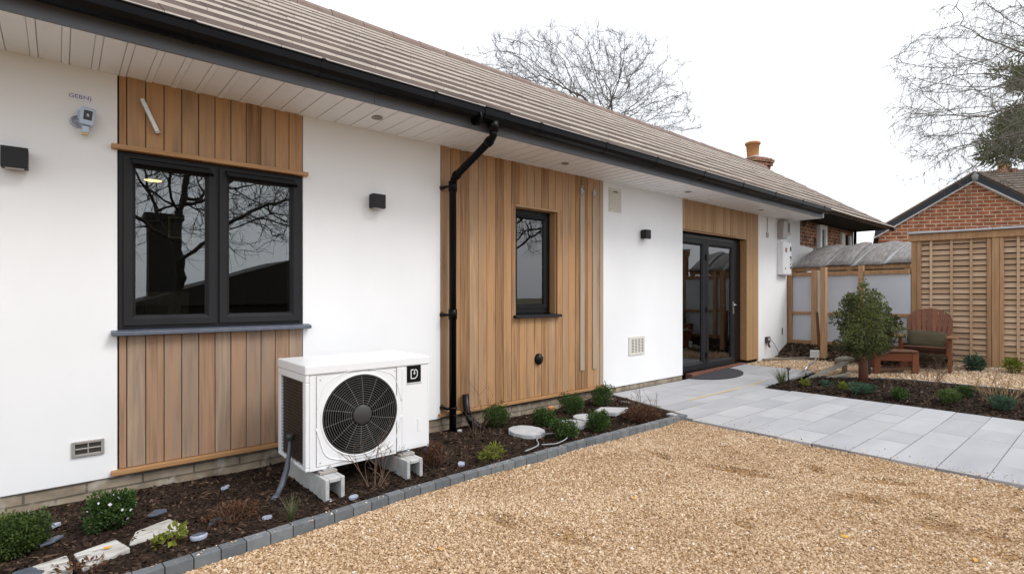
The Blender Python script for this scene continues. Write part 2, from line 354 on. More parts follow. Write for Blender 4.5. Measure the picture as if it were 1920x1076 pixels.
class MB:
    def __init__(self, xf=None):
        self.v, self.f, self.mi, self.sm, self.r = [], [], [], [], []
        self.xf = xf
    def add(self, vs, fs, mi=0, smooth=False, rnd=None):
        b = len(self.v)
        r = random.random() if rnd is None else rnd
        if self.xf is not None:
            vs = [tuple(self.xf @ Vector(p)) for p in vs]
        self.v.extend(vs)
        self.r.extend([r] * len(vs))
        for f in fs:
            self.f.append(tuple(i + b for i in f)); self.mi.append(mi); self.sm.append(smooth)
    def box(self, x0, x1, y0, y1, z0, z1, mi=0, rnd=None, xf=None, mis=None):
        vs = [(x0, y0, z0), (x1, y0, z0), (x1, y1, z0), (x0, y1, z0), (x0, y0, z1), (x1, y0, z1), (x1, y1, z1), (x0, y1, z1)]
        if xf is not None: vs = [tuple(xf @ Vector(p)) for p in vs]
        fs = [(0, 3, 2, 1), (4, 5, 6, 7), (0, 1, 5, 4), (1, 2, 6, 5), (2, 3, 7, 6), (3, 0, 4, 7)]
        self.add(vs, fs, mi, False, rnd)
        if mis:
            for k, m in mis.items(): self.mi[len(self.mi) - 6 + k] = m
    def cbox(self, c, d, mi=0, rnd=None, xf=None):
        self.box(c[0] - d[0] / 2, c[0] + d[0] / 2, c[1] - d[1] / 2, c[1] + d[1] / 2, c[2] - d[2] / 2, c[2] + d[2] / 2, mi, rnd, xf)
    def prism(self, poly, d, mi=0, rnd=None, smooth=False):
        """poly: list of 3-D points (planar), d: extrusion vector"""
        n = len(poly)
        vs = list(poly) + [tuple(p[i] + d[i] for i in range(3)) for p in poly]
        fs = [tuple(range(n - 1, -1, -1)), tuple(range(n, 2 * n))]
        for i in range(n):
            j = (i + 1) % n
            fs.append((i, j, n + j, n + i))
        self.add(vs, fs, mi, smooth, rnd)
    def tube(self, pts, r, n=8, mi=0, smooth=True, caps=True, rnd=None):
        P = [Vector(p) for p in pts]
        R = r if hasattr(r, '__len__') else [r] * len(P)
        vs, fs = [], []
        up = None
        for i, p in enumerate(P):
            d = (P[min(i + 1, len(P) - 1)] - P[max(i - 1, 0)])
            d = d.normalized() if d.length > 1e-9 else Vector((0, 0, 1))
            if up is None:
                up = Vector((0, 0, 1)) if abs(d.z) < 0.9 else Vector((1, 0, 0))
            a = d.cross(up)
            a = a.normalized() if a.length > 1e-6 else d.orthogonal().normalized()
            b = a.cross(d).normalized(); up = b
            for k in range(n):
                t = 2 * math.pi * k / n
                vs.append(tuple(p + (a * math.cos(t) + b * math.sin(t)) * R[i]))
        for i in range(len(P) - 1):
            for k in range(n):
                k2 = (k + 1) % n
                fs.append((i * n + k, i * n + k2, (i + 1) * n + k2, (i + 1) * n + k))
        self.add(vs, fs, mi, smooth, rnd)
        if caps:
            b = len(self.v) - len(vs)
            self.f.append(tuple(b + k for k in range(n - 1, -1, -1))); self.mi.append(mi); self.sm.append(False)
            self.f.append(tuple(b + (len(P) - 1) * n + k for k in range(n))); self.mi.append(mi); self.sm.append(False)
    def lathe(self, prof, c=(0, 0, 0), axis='z', n=24, mi=0, smooth=True, rnd=None):
        vs, fs = [], []
        for (r, h) in prof:
            for k in range(n):
                t = 2 * math.pi * k / n
                x, y = r * math.cos(t), r * math.sin(t)
                p = {'z': (x, y, h), 'y': (x, h, y), 'x': (h, x, y)}[axis]
                vs.append((p[0] + c[0], p[1] + c[1], p[2] + c[2]))
        for i in range(len(prof) - 1):
            for k in range(n):
                k2 = (k + 1) % n
                fs.append((i * n + k, i * n + k2, (i + 1) * n + k2, (i + 1) * n + k))
        self.add(vs, fs, mi, smooth, rnd)
    def disc(self, c, r, axis='y', n=24, mi=0):
        vs = []
        for k in range(n):
            t = 2 * math.pi * k / n
            x, y = r * math.cos(t), r * math.sin(t)
            p = {'z': (x, y, 0), 'y': (x, 0, y), 'x': (0, x, y)}[axis]
            vs.append((p[0] + c[0], p[1] + c[1], p[2] + c[2]))
        self.add(vs, [tuple(range(n))], mi)
    def build(self, name, mats, parent=None, bev=0, recenter=True, seg=2):
        mats = mats if isinstance(mats, (list, tuple)) else [mats]
        off = Vector((0, 0, 0))
        if parent is None and recenter:
            a = np.array(self.v)
            lo, hi = a.min(0), a.max(0)
            off = Vector(((lo[0] + hi[0]) / 2, (lo[1] + hi[1]) / 2, lo[2]))
            self.v = [tuple(p) for p in (a - np.array(off))]
        me = bpy.data.meshes.new(name)
        me.from_pydata(self.v, [], self.f)
        for m in mats: me.materials.append(m)
        me.polygons.foreach_set('material_index', self.mi)
        me.polygons.foreach_set('use_smooth', self.sm)
        at = me.attributes.new('rnd', 'FLOAT', 'POINT')
        at.data.foreach_set('value', self.r)
        me.update()
        o = bpy.data.objects.new(name, me)
        COL.objects.link(o)
        if parent is not None: o.parent = parent
        o.location = off
        if bev:
            b = o.modifiers.new('bevel', 'BEVEL'); b.width = bev; b.segments = seg; b.limit_method = 'ANGLE'; b.angle_limit = math.radians(40)
        return o

def np_mesh(name, V, F, rnd, material, parent=None, loc=(0, 0, 0), smooth=False):
    """V (n,3), F (m,k) numpy arrays"""
    me = bpy.data.meshes.new(name)
    k = F.shape[1]
    me.vertices.add(len(V)); me.vertices.foreach_set('co', V.astype(np.float32).ravel())
    me.loops.add(F.size); me.loops.foreach_set('vertex_index', F.astype(np.int32).ravel())
    me.polygons.add(len(F))
    me.polygons.foreach_set('loop_start', np.arange(0, F.size, k, dtype=np.int32))
    me.polygons.foreach_set('use_smooth', np.full(len(F), smooth))
    at = me.attributes.new('rnd', 'FLOAT', 'POINT'); at.data.foreach_set('value', rnd.astype(np.float32))
    me.materials.append(material)
    me.update(calc_edges=True); me.validate()
    o = bpy.data.objects.new(name, me); COL.objects.link(o)
    if parent is not None: o.parent = parent
    o.location = loc
    return o

def tag(o, label=None, cat=None, group=None, kind=None):
    if label: o['label'] = label
    if cat: o['category'] = cat
    if group: o['group'] = group
    if kind: o['kind'] = kind
    return o

def thing(name, label, cat, loc=(0, 0, 0), rz=0.0, group=None):
    o = bpy.data.objects.new(name, None); COL.objects.link(o)
    o.empty_display_size = 0.1
    o.location = loc; o.rotation_euler = (0, 0, rz)
    return tag(o, label, cat, group)

def copy_tree(o, parent=None):
    c = o.copy(); COL.objects.link(c)
    if parent is not None: c.parent = parent
    for ch in list(o.children):
        if ch.name in COL.objects: copy_tree(ch, c)
    return c

def text_geo(body, size):
    cu = bpy.data.curves.new('t', 'FONT'); cu.body = body; cu.size = size; cu.align_x = 'CENTER'; cu.align_y = 'CENTER'
    cu.resolution_u = 2
    o = bpy.data.objects.new('t', cu); COL.objects.link(o)
    dg = bpy.context.evaluated_depsgraph_get()
    me = o.evaluated_get(dg).to_mesh()
    vs = [tuple(v.co) for v in me.vertices]; fs = [tuple(p.vertices) for p in me.polygons]
    o.evaluated_get(dg).to_mesh_clear()
    bpy.data.objects.remove(o); bpy.data.curves.remove(cu)
    return vs, fs

def add_text(mb, body, size, at, mi=0, stretch=1.0):
    """lettering facing -y, at = centre"""
    vs, fs = text_geo(body, size)
    mb.add([(at[0] + v[0] * stretch, at[1], at[2] + v[1]) for v in vs], fs, mi)

def rise(x, y=0):
    return min(max((x - 7.4) * 0.037, 0), 0.16)

# ------------------------------------------------------------------ ground, gravel, paving, beds
def grid_mesh(name, xs, ys, zf, material, inside=None):
    nx, ny = len(xs), len(ys)
    X, Y = np.meshgrid(xs, ys, indexing='ij')
    Z = zf(X, Y)
    V = np.stack([X, Y, Z], -1).reshape(-1, 3)
    i, j = np.meshgrid(np.arange(nx - 1), np.arange(ny - 1), indexing='ij')
    a = (i * ny + j).ravel()
    F = np.stack([a, a + ny, a + ny + 1, a + 1], -1)
    if inside is not None:
        cen = V[F].mean(1)
        F = F[inside(cen[:, 0], cen[:, 1])]
    return np_mesh(name, V, F, np.zeros(len(V)), material, smooth=True)

def wob(X, Y, s=1.0, seed=0):
    return (np.sin(1.3 * X * s + 2.1 * Y * s + seed) + np.sin(2.9 * X * s - 1.7 * Y * s + 1.3 + seed) * 0.6 + np.sin(5.3 * X * s + 4.1 * Y * s + seed * 2) * 0.35) / 1.95

land = grid_mesh('ground', np.linspace(-160, 240, 41), np.linspace(-200, 200, 41), lambda X, Y: -0.16 + 0 * X, M['land'])
tag(land, kind='structure')

KX = [-3.0, -1.0, 0.2, 0.45, 0.75, 1.1, 1.4, 1.73, 2.1, 2.5, 2.9, 3.5, 4.2, 4.8, 5.3]
KY = [-1.62, -1.57, -1.535, -1.515, -1.49, -1.462, -1.438, -1.410, -1.398, -1.398, -1.385, -1.370, -1.378, -1.395, -1.425]
def kerb_y(x): return np.interp(x, KX, KY)

DENTS = [(3.93, -2.57, 0.33, 0.035, -1.24), (4.41, -2.94, 0.11, 0.035, -2.12), (4.51, -3.38, 0.22, 0.04, -0.91), (4.03, -3.38, 0.19, 0.045, -1.21), (4.39, -3.59, 0.07, 0.06, -2.29), (3.9, -3.76, 0.15, 0.085, -1.68), (3.95, -4.03, 0.11, 0.05, -0.8), (4.59, -4.06, 0.06, 0.06, -2.04), (3.7, -4.09, 0.09, 0.05, -0.4), (3.83, -1.95, 0.14, 0.04, -1.88), (3.07, -3.04, 0.06, 0.05, -1.38), (2.0, -2.07, 0.15, 0.05, -1.24), (2.17, -2.49, 0.11, 0.06, -1.03)]
def gravel_z(X, Y):
    z = -0.034 + 0.010 * wob(X, Y, 1.3, 2.0) + 0.005 * wob(X, Y, 4.1, 1.0)
    for (cx, cy, lx, ly, a) in DENTS:
        dx, dy = X - cx, Y - cy
        u = (dx * math.cos(a) + dy * math.sin(a)) / lx; v = (-dx * math.sin(a) + dy * math.cos(a)) / ly
        z = z - 0.034 * np.exp(-u * u * 2 - (v + 0.5 * u * u) ** 2) + 0.016 * np.exp(-u * u * 2 - (v - 1.7 + 0.5 * u * u) ** 2)
    # meets the paving level and the kerb
    return z + 0.012 * np.exp(-((X - 5.05) / 0.12) ** 2)
gr = grid_mesh('gravel', np.linspace(-3.0, 5.06, 260), np.linspace(-9, -1.40, 240), gravel_z, M['gravelbase'], lambda x, y: y < kerb_y(x) + 0.03)
tag(gr, kind='structure')

OCT = np.array([(1, 0, 0), (0, 1, 0), (-1, 0, 0), (0, -1, 0), (0, 0, 1), (0, 0, -1)], float)
OCF = np.array([(0, 1, 4), (1, 2, 4), (2, 3, 4), (3, 0, 4), (1, 0, 5), (2, 1, 5), (3, 2, 5), (0, 3, 5)])
def scatter(name, P, size, squash, material, sink=0.25, long=1.0, rnd=None):
    n = len(P)
    sc = size * (0.55 + 0.75 * RNG.random(n) ** 1.6)
    V = np.repeat(OCT[None], n, 0) * (0.75 + 0.5 * RNG.random((n, 6, 1)))
    V *= np.stack([sc * long * (0.8 + 0.5 * RNG.random(n)), sc * (0.7 + 0.4 * RNG.random(n)), sc * squash * (0.7 + 0.5 * RNG.random(n))], -1)[:, None]
    V += RNG.normal(0, 0.12, V.shape) * sc[:, None, None]
    tx, ty = RNG.normal(0, 0.4, n), RNG.normal(0, 0.4, n)
    V[:, :, 2] += V[:, :, 0] * np.tan(np.clip(tx, -1, 1))[:, None] * 0.8 + V[:, :, 1] * np.tan(np.clip(ty, -1, 1))[:, None] * 0.8
    a = RNG.random(n) * 6.283
    c, s = np.cos(a)[:, None], np.sin(a)[:, None]
    x, y = V[:, :, 0] * c - V[:, :, 1] * s, V[:, :, 0] * s + V[:, :, 1] * c
    V[:, :, 0], V[:, :, 1] = x, y
    V += P[:, None]
    V[:, :, 2] += (sc * squash * (1 - sink) * 0.5)[:, None]
    F = (np.arange(n)[:, None, None] * 6 + OCF[None]).reshape(-1, 3)
    r = RNG.random(n) if rnd is None else rnd
    return np_mesh(name, V.reshape(-1, 3), F, np.repeat(r, 6), material)

def cam_dist(x, y):
    return np.hypot(x - CAM.x, y - CAM.y)
n = 370000
gx, gy = RNG.uniform(-0.6, 5.05, n), RNG.uniform(-5.2, -1.36, n)
d = cam_dist(gx, gy)
view = (gx * math.cos(YAW) + (gy + 4.5) * math.sin(YAW)) > 1.2
keep = (gy < kerb_y(gx) - 0.01) & view & (RNG.random(n) < np.clip(1.25 - d * 0.12, 0.5, 1))
gx, gy = gx[keep], gy[keep]
gz = gravel_z(gx, gy)
patch = 0.5 + 0.5 * wob(gx, gy, 1.9, 4.0)
patch2 = 0.5 + 0.5 * wob(gx, gy, 4.3, 1.0)
tone = np.clip(RNG.beta(2.0, 2.2, len(gx)) * 0.82 + 0.14 * patch + 0.08 * patch2, 0, 0.97)
for (cx, cy, lx, ly, a) in DENTS:                     # stone tone darkened inside the scuffs so the dents read in flat light
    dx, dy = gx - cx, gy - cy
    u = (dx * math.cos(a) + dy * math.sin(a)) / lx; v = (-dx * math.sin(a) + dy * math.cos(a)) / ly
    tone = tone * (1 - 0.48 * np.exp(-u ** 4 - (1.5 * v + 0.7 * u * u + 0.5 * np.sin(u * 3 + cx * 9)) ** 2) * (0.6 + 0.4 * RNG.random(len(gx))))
tone[RNG.random(len(gx)) < 0.006] = 1.0
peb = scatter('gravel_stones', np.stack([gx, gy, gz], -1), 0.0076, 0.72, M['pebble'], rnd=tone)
tag(peb, kind='stuff')
m_ = 260                                               # strays kicked onto the paving and kerb
ex = np.concatenate([5.07 + RNG.exponential(0.09, m_), RNG.uniform(0.3, 5.0, 150)]); ey = np.concatenate([RNG.uniform(-4.4, -1.5, m_), np.zeros(150)])
ey[m_:] = kerb_y(ex[m_:]) + RNG.uniform(0.0, 0.05, 150)
ez = np.where(np.arange(len(ex)) < m_, 0.001, 0.023)
tag(scatter('stray_gravel', np.stack([ex, ey, ez], -1), 0.0055, 0.7, M['pebble']), kind='stuff')
# far gravel behind the second bed and by the fence
def far_z(X, Y): return np.clip((X - 7.4) * 0.037, 0, 0.16) - 0.012 + 0.006 * wob(X, Y, 2.0, 3.0)
def in_far(x, y): return (x > 8.2)
gf = grid_mesh('gravel_yard', np.linspace(7.3, 12.6, 110), np.linspace(-9, 0.1, 150), far_z, M['gravelpink'], lambda x, y: (x > 8.3) & ((x > 9.3) | (y < -1.3)))
tag(gf, kind='structure')
n = 26000
fx, fy = RNG.uniform(8.8, 11.5, n), RNG.uniform(-4.6, -0.02, n)
keep = (fx > np.where(fy > -1.36, 9.42, 9.43))
fx, fy = fx[keep], fy[keep]
pebf = scatter('gravel_stones', np.stack([fx, fy, far_z(fx, fy)], -1), 0.014, 0.7, M['pebble'], rnd=np.clip(RNG.beta(2.2, 1.9, len(fx)) + 0.05, 0, 0.98))
tag(pebf, kind='stuff')

# paving: one sheet of slabs with sandy joints
pv = MB()
def slab_row(y0, y1, xa, xb, lens, k0):
    x = xa; k = k0
    while x < xb - 0.02:
        L = lens[k % len(lens)]; k += 1
        x2 = min(x + L, xb)
        if xb - x2 < 0.16: x2 = xb
        g = 0.0055
        gy0 = 0.0055 if (k + int(y0 * 7)) % 3 else 0.003
        a, b, c, e = x + 0.002, x2 - 0.002, y0 + gy0, y1 - 0.003
        t = random.uniform(-0.0012, 0.0012)
        za, zb = rise(a) + t, rise(b) + t
        vs = [(a, c, za - 0.03), (b, c, zb - 0.03), (b, e, zb - 0.03), (a, e, za - 0.03), (a, c, za), (b, c, zb), (b, e, zb), (a, e, za)]
        pv.add(vs, [(4, 5, 6, 7), (0, 1, 5, 4), (1, 2, 6, 5), (2, 3, 7, 6), (3, 0, 4, 7)], 0)
        x = x2
rows = [(-0.345, -0.012, 5.53, 9.36), (-0.93, -0.345, 5.40, 9.36), (-1.17, -0.93, 5.29, 9.36), (-1.512, -1.17, 5.10, 7.55)]
y = -1.512
while y > -9:
    rows.append((y - 0.2915, y, 5.065 + random.uniform(-0.012, 0.012), 7.60)); y -= 0.2915
lens = [0.62, 0.46, 0.74, 0.58, 0.86, 0.44, 0.70]
for i, (a, b, c, e) in enumerate(rows):
    slab_row(a, b, c, e, lens, i * 3 + (i % 2))
for (a, b, c, e) in [(-9.2, -1.512, 5.06, 7.6), (-1.512, -1.17, 5.10, 7.56), (-1.17, -0.01, 5.3, 9.37)]:
    ns = 8
    for k in range(ns):
        x0, x1 = c + (e - c) * k / ns, c + (e - c) * (k + 1) / ns
        pv.add([(x0, a, rise(x0) - 0.006), (x1, a, rise(x1) - 0.006), (x1, b, rise(x1) - 0.006), (x0, b, rise(x0) - 0.006)], [(0, 1, 2, 3)], 1)
patio = pv.build('patio', [M['paving'], M['joint']], recenter=False)
tag(patio, kind='structure')
ys = MB()
for k in range(26):
    x0 = 5.95 + k * 0.083; w = 0.012 + 0.012 * abs(math.sin(k * 1.3)) * (0.4 + k / 26)
    ys.add([(x0, -0.928 - w, rise(x0) + 0.004), (x0 + 0.085, -0.928 - w * 1.1, rise(x0) + 0.004), (x0 + 0.085, -0.928 + w, rise(x0) + 0.004), (x0, -0.928 + w * 0.7, rise(x0) + 0.004)], [(0, 1, 2, 3)])
tag(ys.build('sand', M['yellowsand']), kind='stuff')

# planting beds
def bed1_z(X, Y):
    t = np.clip(-Y / 1.4, 0, 1)
    return -0.055 + 0.020 * np.sin(t * math.pi) + 0.012 * wob(X, Y, 3.0, 0.5) + 0.006 * wob(X, Y, 9.0, 2.5) + np.clip((X - 4.6) * 0.045, 0, 0.05)
def end1(y): return 5.14 + (y + 1.43) * 0.29        # slanting end against the paving
bed1 = grid_mesh('planting_bed', np.linspace(-3, 5.62, 260), np.linspace(-1.68, 0.012, 60), bed1_z, M['mulch'], lambda x, y: (y > kerb_y(x) + 0.03) & (x < end1(y)))
tag(bed1, kind='structure')
def bed2_back(y): return np.interp(-y, [1.14, 1.44, 2.42, 3.64, 6, 9], [7.56, 8.86, 9.32, 9.38, 9.42, 9.45])
def bed2_z(X, Y):
    e = np.minimum(np.minimum(X - 7.58, bed2_back(Y) - X), 0.25)
    return np.clip((X - 7.4) * 0.037, 0, 0.16) - 0.012 + 0.20 * np.clip(e, 0, 0.25) + 0.010 * wob(X, Y, 3.4, 1.5)
bed2 = grid_mesh('planting_bed', np.linspace(7.58, 9.5, 90), np.linspace(-9, -1.13, 240), bed2_z, M['mulch'], lambda x, y: (x < bed2_back(y)) & (x > 7.58))
tag(bed2, kind='structure')
n = 30000
cx_, cy_ = RNG.uniform(-0.6, 5.55, n), RNG.uniform(-1.6, -0.01, n)
k_ = (cy_ > kerb_y(cx_) + 0.055) & (cx_ < end1(cy_) - 0.02)
cx_, cy_ = cx_[k_], cy_[k_]
tag(scatter('bark_chips', np.stack([cx_, cy_, bed1_z(cx_, cy_)], -1), 0.0105, 0.45, M['chip'], long=1.9), kind='stuff')
n = 26000
cx_, cy_ = RNG.uniform(7.6, 9.45, n), RNG.uniform(-5, -1.14, n)
k_ = (cx_ < bed2_back(cy_) - 0.01)
cx_, cy_ = cx_[k_], cy_[k_]
tag(scatter('bark_chips', np.stack([cx_, cy_, bed2_z(cx_, cy_)], -1), 0.014, 0.45, M['chip'], long=1.9), kind='stuff')

# soil bank under the fence
def bank_z(X, Y): return 0.10 + 0.24 * np.clip((X - 10.72) / 0.5, 0, 1) ** 0.7 + 0.02 * wob(X, Y, 3, 1) - 0.05 * np.clip((10.85 - X) / 0.2, 0, 1)
bank = grid_mesh('soil_bank', np.linspace(10.62, 13.5, 60), np.linspace(-2.6, 0.14, 60), bank_z, M['soil'])
tag(bank, kind='structure')
n = 2500
cx_, cy_ = RNG.uniform(10.6, 11.35, n), RNG.uniform(-2.1, 0.0, n)
tag(scatter('leaf_litter', np.stack([cx_, cy_, np.maximum(bank_z(cx_, cy_), far_z(cx_, cy_))], -1), 0.022, 0.35, M['chip'], long=1.6, rnd=RNG.random(len(cx_)) ** 0.5), kind='stuff')

# kerb blocks, each a thing
def kerb_block(x0, x1):
    m = MB()
    y0, y1 = float(kerb_y(x0)), float(kerb_y(x1))
    a = math.atan2(y1 - y0, x1 - x0)
    L = math.hypot(x1 - x0, y1 - y0) - 0.004
    t = random.uniform(-0.0025, 0.0025)
    m.box(-L / 2, L / 2, 0, 0.062, -0.11, 0.0)
    o = m.build('kerb_block', M['kerb'], recenter=False, bev=0.0035)
    o.location = ((x0 + x1) / 2, (y0 + y1) / 2, 0.022 + t + float(np.clip((((x0 + x1) / 2) - 4.5) * 0.006, 0, 0.01)))
    o.rotation_euler = (random.uniform(-0.02, 0.02), random.uniform(-0.006, 0.006), a + random.uniform(-0.008, 0.008))
    tag(o, 'small blue-grey concrete kerb block in the curved row between mulch bed and golden gravel', 'kerb', 'kerb blocks edging the mulch bed')
x = -0.35
while x < 5.12:
    kerb_block(x, x + 0.122); x += 0.122
# thin edging at the end of the first bed and behind the second
m = MB()
m.prism([(end1(-0.03), -0.03, -0.06), (end1(-1.36), -1.36, -0.06), (end1(-1.36), -1.36, 0.012), (end1(-0.03), -0.03, 0.006)], (0.016, 0, 0))
tag(m.build('edging_strip', M['sleeper']), 'thin edging strip closing the house bed against the paving', 'edging')
m = MB()
bp_ = [(8.87, -1.44), (9.33, -2.42), (9.39, -3.64), (9.43, -6), (9.46, -9)]
for (a, b) in zip(bp_[:-1], bp_[1:]):
    m.prism([(a[0], a[1], rise(a[0]) - 0.05), (b[0], b[1], rise(b[0]) - 0.05), (b[0], b[1], rise(b[0]) + 0.022), (a[0], a[1], rise(a[0]) + 0.022)], (0.045, 0.01, 0))
tag(m.build('edging_strip', M['kerb']), 'grey edging strip behind the far planting bed', 'edging')

# ------------------------------------------------------------------ the house
house = thing('bungalow', 'white rendered single-storey house with upright cedar cladding panels and brown tiled roof', 'house')
XL, XC, XE = -2.2, 11.2, 15.7         # left end, white corner, far end of the brick wing
ZT = 2.86
for (a, b, c, d, e, f) in [(XL, 0.303, 0, 0.25, 0.072, ZT), (1.552, 2.913, 0, 0.25, 0.072, ZT), (5.445, 7.354, 0, 0.25, 0.072, ZT), (9.94, XC, 0, 0.25, 0.072, ZT),
                           (XC, 12.265, 0.15, 0.35, -0.15, 2.98), (12.265, XE, 0.15, 0.35, -0.15, 2.40)]:
    w = MB(); w.box(a, b, c, d, e, f); w.build('wall', M['render'], house, bev=0.004)
# dark battened backing behind the cladding, and the shell
for (a, d, z0, z1) in [(0.303, 1.552, -0.12, 1.06), (0.303, 1.552, 2.30, ZT), (2.913, 3.916, -0.12, ZT), (4.585, 5.445, -0.12, ZT), (3.916, 4.585, -0.12, 1.082), (3.916, 4.585, 2.315, ZT),
                       (7.354, 9.47, 2.318, ZT), (9.486, 9.94, -0.12, ZT)]:
    b = MB(); b.box(a, d, 0.028, 0.25, z0, z1); b.build('backing', M['void'], house)
b = MB()
b.box(XL, XC, 4.8, 5.0, -0.1, ZT); b.box(XL, XL + 0.2, 0.25, 4.8, -0.1, ZT)
b.box(6.9, 7.05, 0.25, 4.8, -0.1, ZT); b.box(2.3, 2.4, 0.25, 4.8, -0.1, ZT)
b.box(XL, XC, 0.25, 4.8, -0.12, -0.02)
b.box(XL, XC, -0.0, 4.9, ZT + 0.002, ZT + 0.05)
b.build('interior_wall', M['interior'], house)
b = MB()
b.box(XC - 0.25, XC - 0.002, 0.252, 4.9, -0.1, ZT)
b.box(XE - 0.2, XE - 0.002, 0.352, 4.9, -0.1, 2.98)
b.box(XC, XE, 4.7, 4.9, -0.1, 2.98)
v0 = [(XE - 0.2, 0.2, 2.99), (XE - 0.2, 4.85, 2.99), (XE - 0.2, 2.5, 4.95)]
b.prism(v0, (0.198, 0, 0))
b.build('end_wall', M['oldbrick'], house)
b = MB()
b.box(12.265, XE, 0.146, 0.35, 2.405, 2.98)
b.prism([(12.268, 0.146, 2.404), (13.4, 0.146, 2.404), (13.4, 0.146, 2.36), (12.9, 0.146, 2.385)], (0, 0.003, 0))
b.build('brick_wall', M['oldbrick'], house)
# plinth
p = MB()
p.box(XL, 7.354, 0.010, 0.24, -0.2, 0.070)
p.box(9.94, XC, 0.010, 0.24, -0.2, 0.070)
p.build('plinth', M['plinth'], house)

# cladding panels
def boards(mb, x0, x1, z0, z1, wid, y0=-0.002, y1=0.020, gap=0.005, first=None, tint=None):
    xs = [x0]
    if first: xs.append(x0 + first)
    n = max(1, round((x1 - xs[-1]) / wid)); st = (x1 - xs[-1]) / n; s = xs[-1]
    xs += [s + st * (i + 1) for i in range(n)]
    for a, c in zip(xs[:-1], xs[1:]):
        dy = random.uniform(-0.002, 0.002)
        mb.box(a + gap / 2, c - gap / 2, y0 + dy, y1, z0, z1, rnd=(tint or random.random)())
def mix_tint(): return min(1, max(0, random.gauss(0.52, 0.36)))
c = MB(); boards(c, 0.310, 1.547, 0.122, 1.030, 0.109, first=0.045, tint=mix_tint); c.build('timber_cladding', M['cedar_grey'], house, bev=0.002, seg=1)
c = MB(); boards(c, 0.310, 1.547, 2.338, 2.828, 0.109, first=0.045, tint=lambda: min(1, max(0, random.gauss(0.55, 0.28)))); c.build('timber_cladding', M['cedar'], house, bev=0.002, seg=1)
c = MB()
bw = (5.370 - 2.918) / 21
for i in range(21):
    a = 2.918 + bw * i; d = a + bw
    r = mix_tint(); y = random.uniform(-0.003, 0.0)
    if d <= 3.93 or a >= 4.57:
        c.box(a + 0.002, d - 0.002, y, 0.020, 0.128, 2.828, rnd=r)
    else:
        aa, dd = a, d
        if a < 3.916: aa = a; 
        c.box(aa + 0.002, dd - 0.002, y, 0.020, 0.128, 1.078, rnd=r)
        c.box(aa + 0.002, dd - 0.002, y, 0.020, 2.338, 2.828, rnd=mix_tint())
        if a < 3.916: c.box(a + 0.002, 3.914, y, 0.020, 1.0781, 2.3379, rnd=r)
        if d > 4.585: c.box(4.587, d - 0.002, y, 0.020, 1.0781, 2.3379, rnd=r)
c.build('timber_cladding', M['cedar'], house, bev=0.002, seg=1)
c = MB()                                # weathered edge board and pale strips over the joints
c.box(5.374, 5.441, -0.006, 0.020, 0.128, 2.828, rnd=0.2)
c.box(4.985, 5.065, -0.014, -0.004, 0.36, 2.640, rnd=0.8)
c.box(5.222, 5.300, -0.014, -0.004, 0.36, 2.640, rnd=0.5)
sp = c.build('cover_strip', M['pale_strip'], house, bev=0.002, seg=1)
sp['label'] = 'pale weathered cover strips at the right of the tall panel'
c = MB()
x = 7.358
while x < 9.466:
    wd = random.choice([0.062, 0.062, 0.124, 0.09]) if x < 9.0 else 0.045
    x2 = min(x + wd, 9.468)
    c.box(x + 0.0015, x2 - 0.0015, -0.002 + random.uniform(-0.003, 0.003), 0.02, 2.345 if x < 8.98 else 2.33, 2.828, rnd=random.random()); x = x2
x = 9.488
while x < 9.935:
    x2 = min(x + 0.045, 9.938)
    c.box(x + 0.0015, x2 - 0.0015, -0.002 + random.uniform(-0.002, 0.002), 0.02, 0.128, 2.828, rnd=random.random()); x = x2
c.build('timber_cladding', M['cedar_fine'], house, bev=0.0015, seg=1)
c = MB()                                # bottom beads, lintel boards and reveals
c.box(0.268, 1.575, -0.040, 0.026, 0.086, 0.119)
c.build('bottom_bead', M['bead'], house, bev=0.004)
c = MB()
c.box(2.885, 5.475, -0.036, 0.026, 0.092, 0.124)
c.build('bottom_bead', M['bead'], house, bev=0.004)
c = MB()
c.box(0.268, 1.584, -0.045, 0.03, 2.304, 2.336, rnd=0.7)
c.build('window_ledge', M['bead'], house, bev=0.003)
c = MB()
c.box(3.912, 4.592, -0.012, 0.115, 2.314, 2.336, rnd=0.9)
c.box(4.566, 4.584, 0.0225, 0.115, 1.085, 2.312, rnd=0.15)
c.box(3.917, 3.934, 0.0225, 0.115, 1.085, 2.312, rnd=0.15)
c.build('window_reveal', M['cedar_fine'], house)
c = MB()
c.box(9.470, 9.486, -0.001, 0.135, 0.135, 2.329, rnd=0.35)
c.box(7.354, 9.470, -0.006, 0.135, 2.319, 2.334, rnd=0.55)
c.build('door_reveal', M['bead'], house)

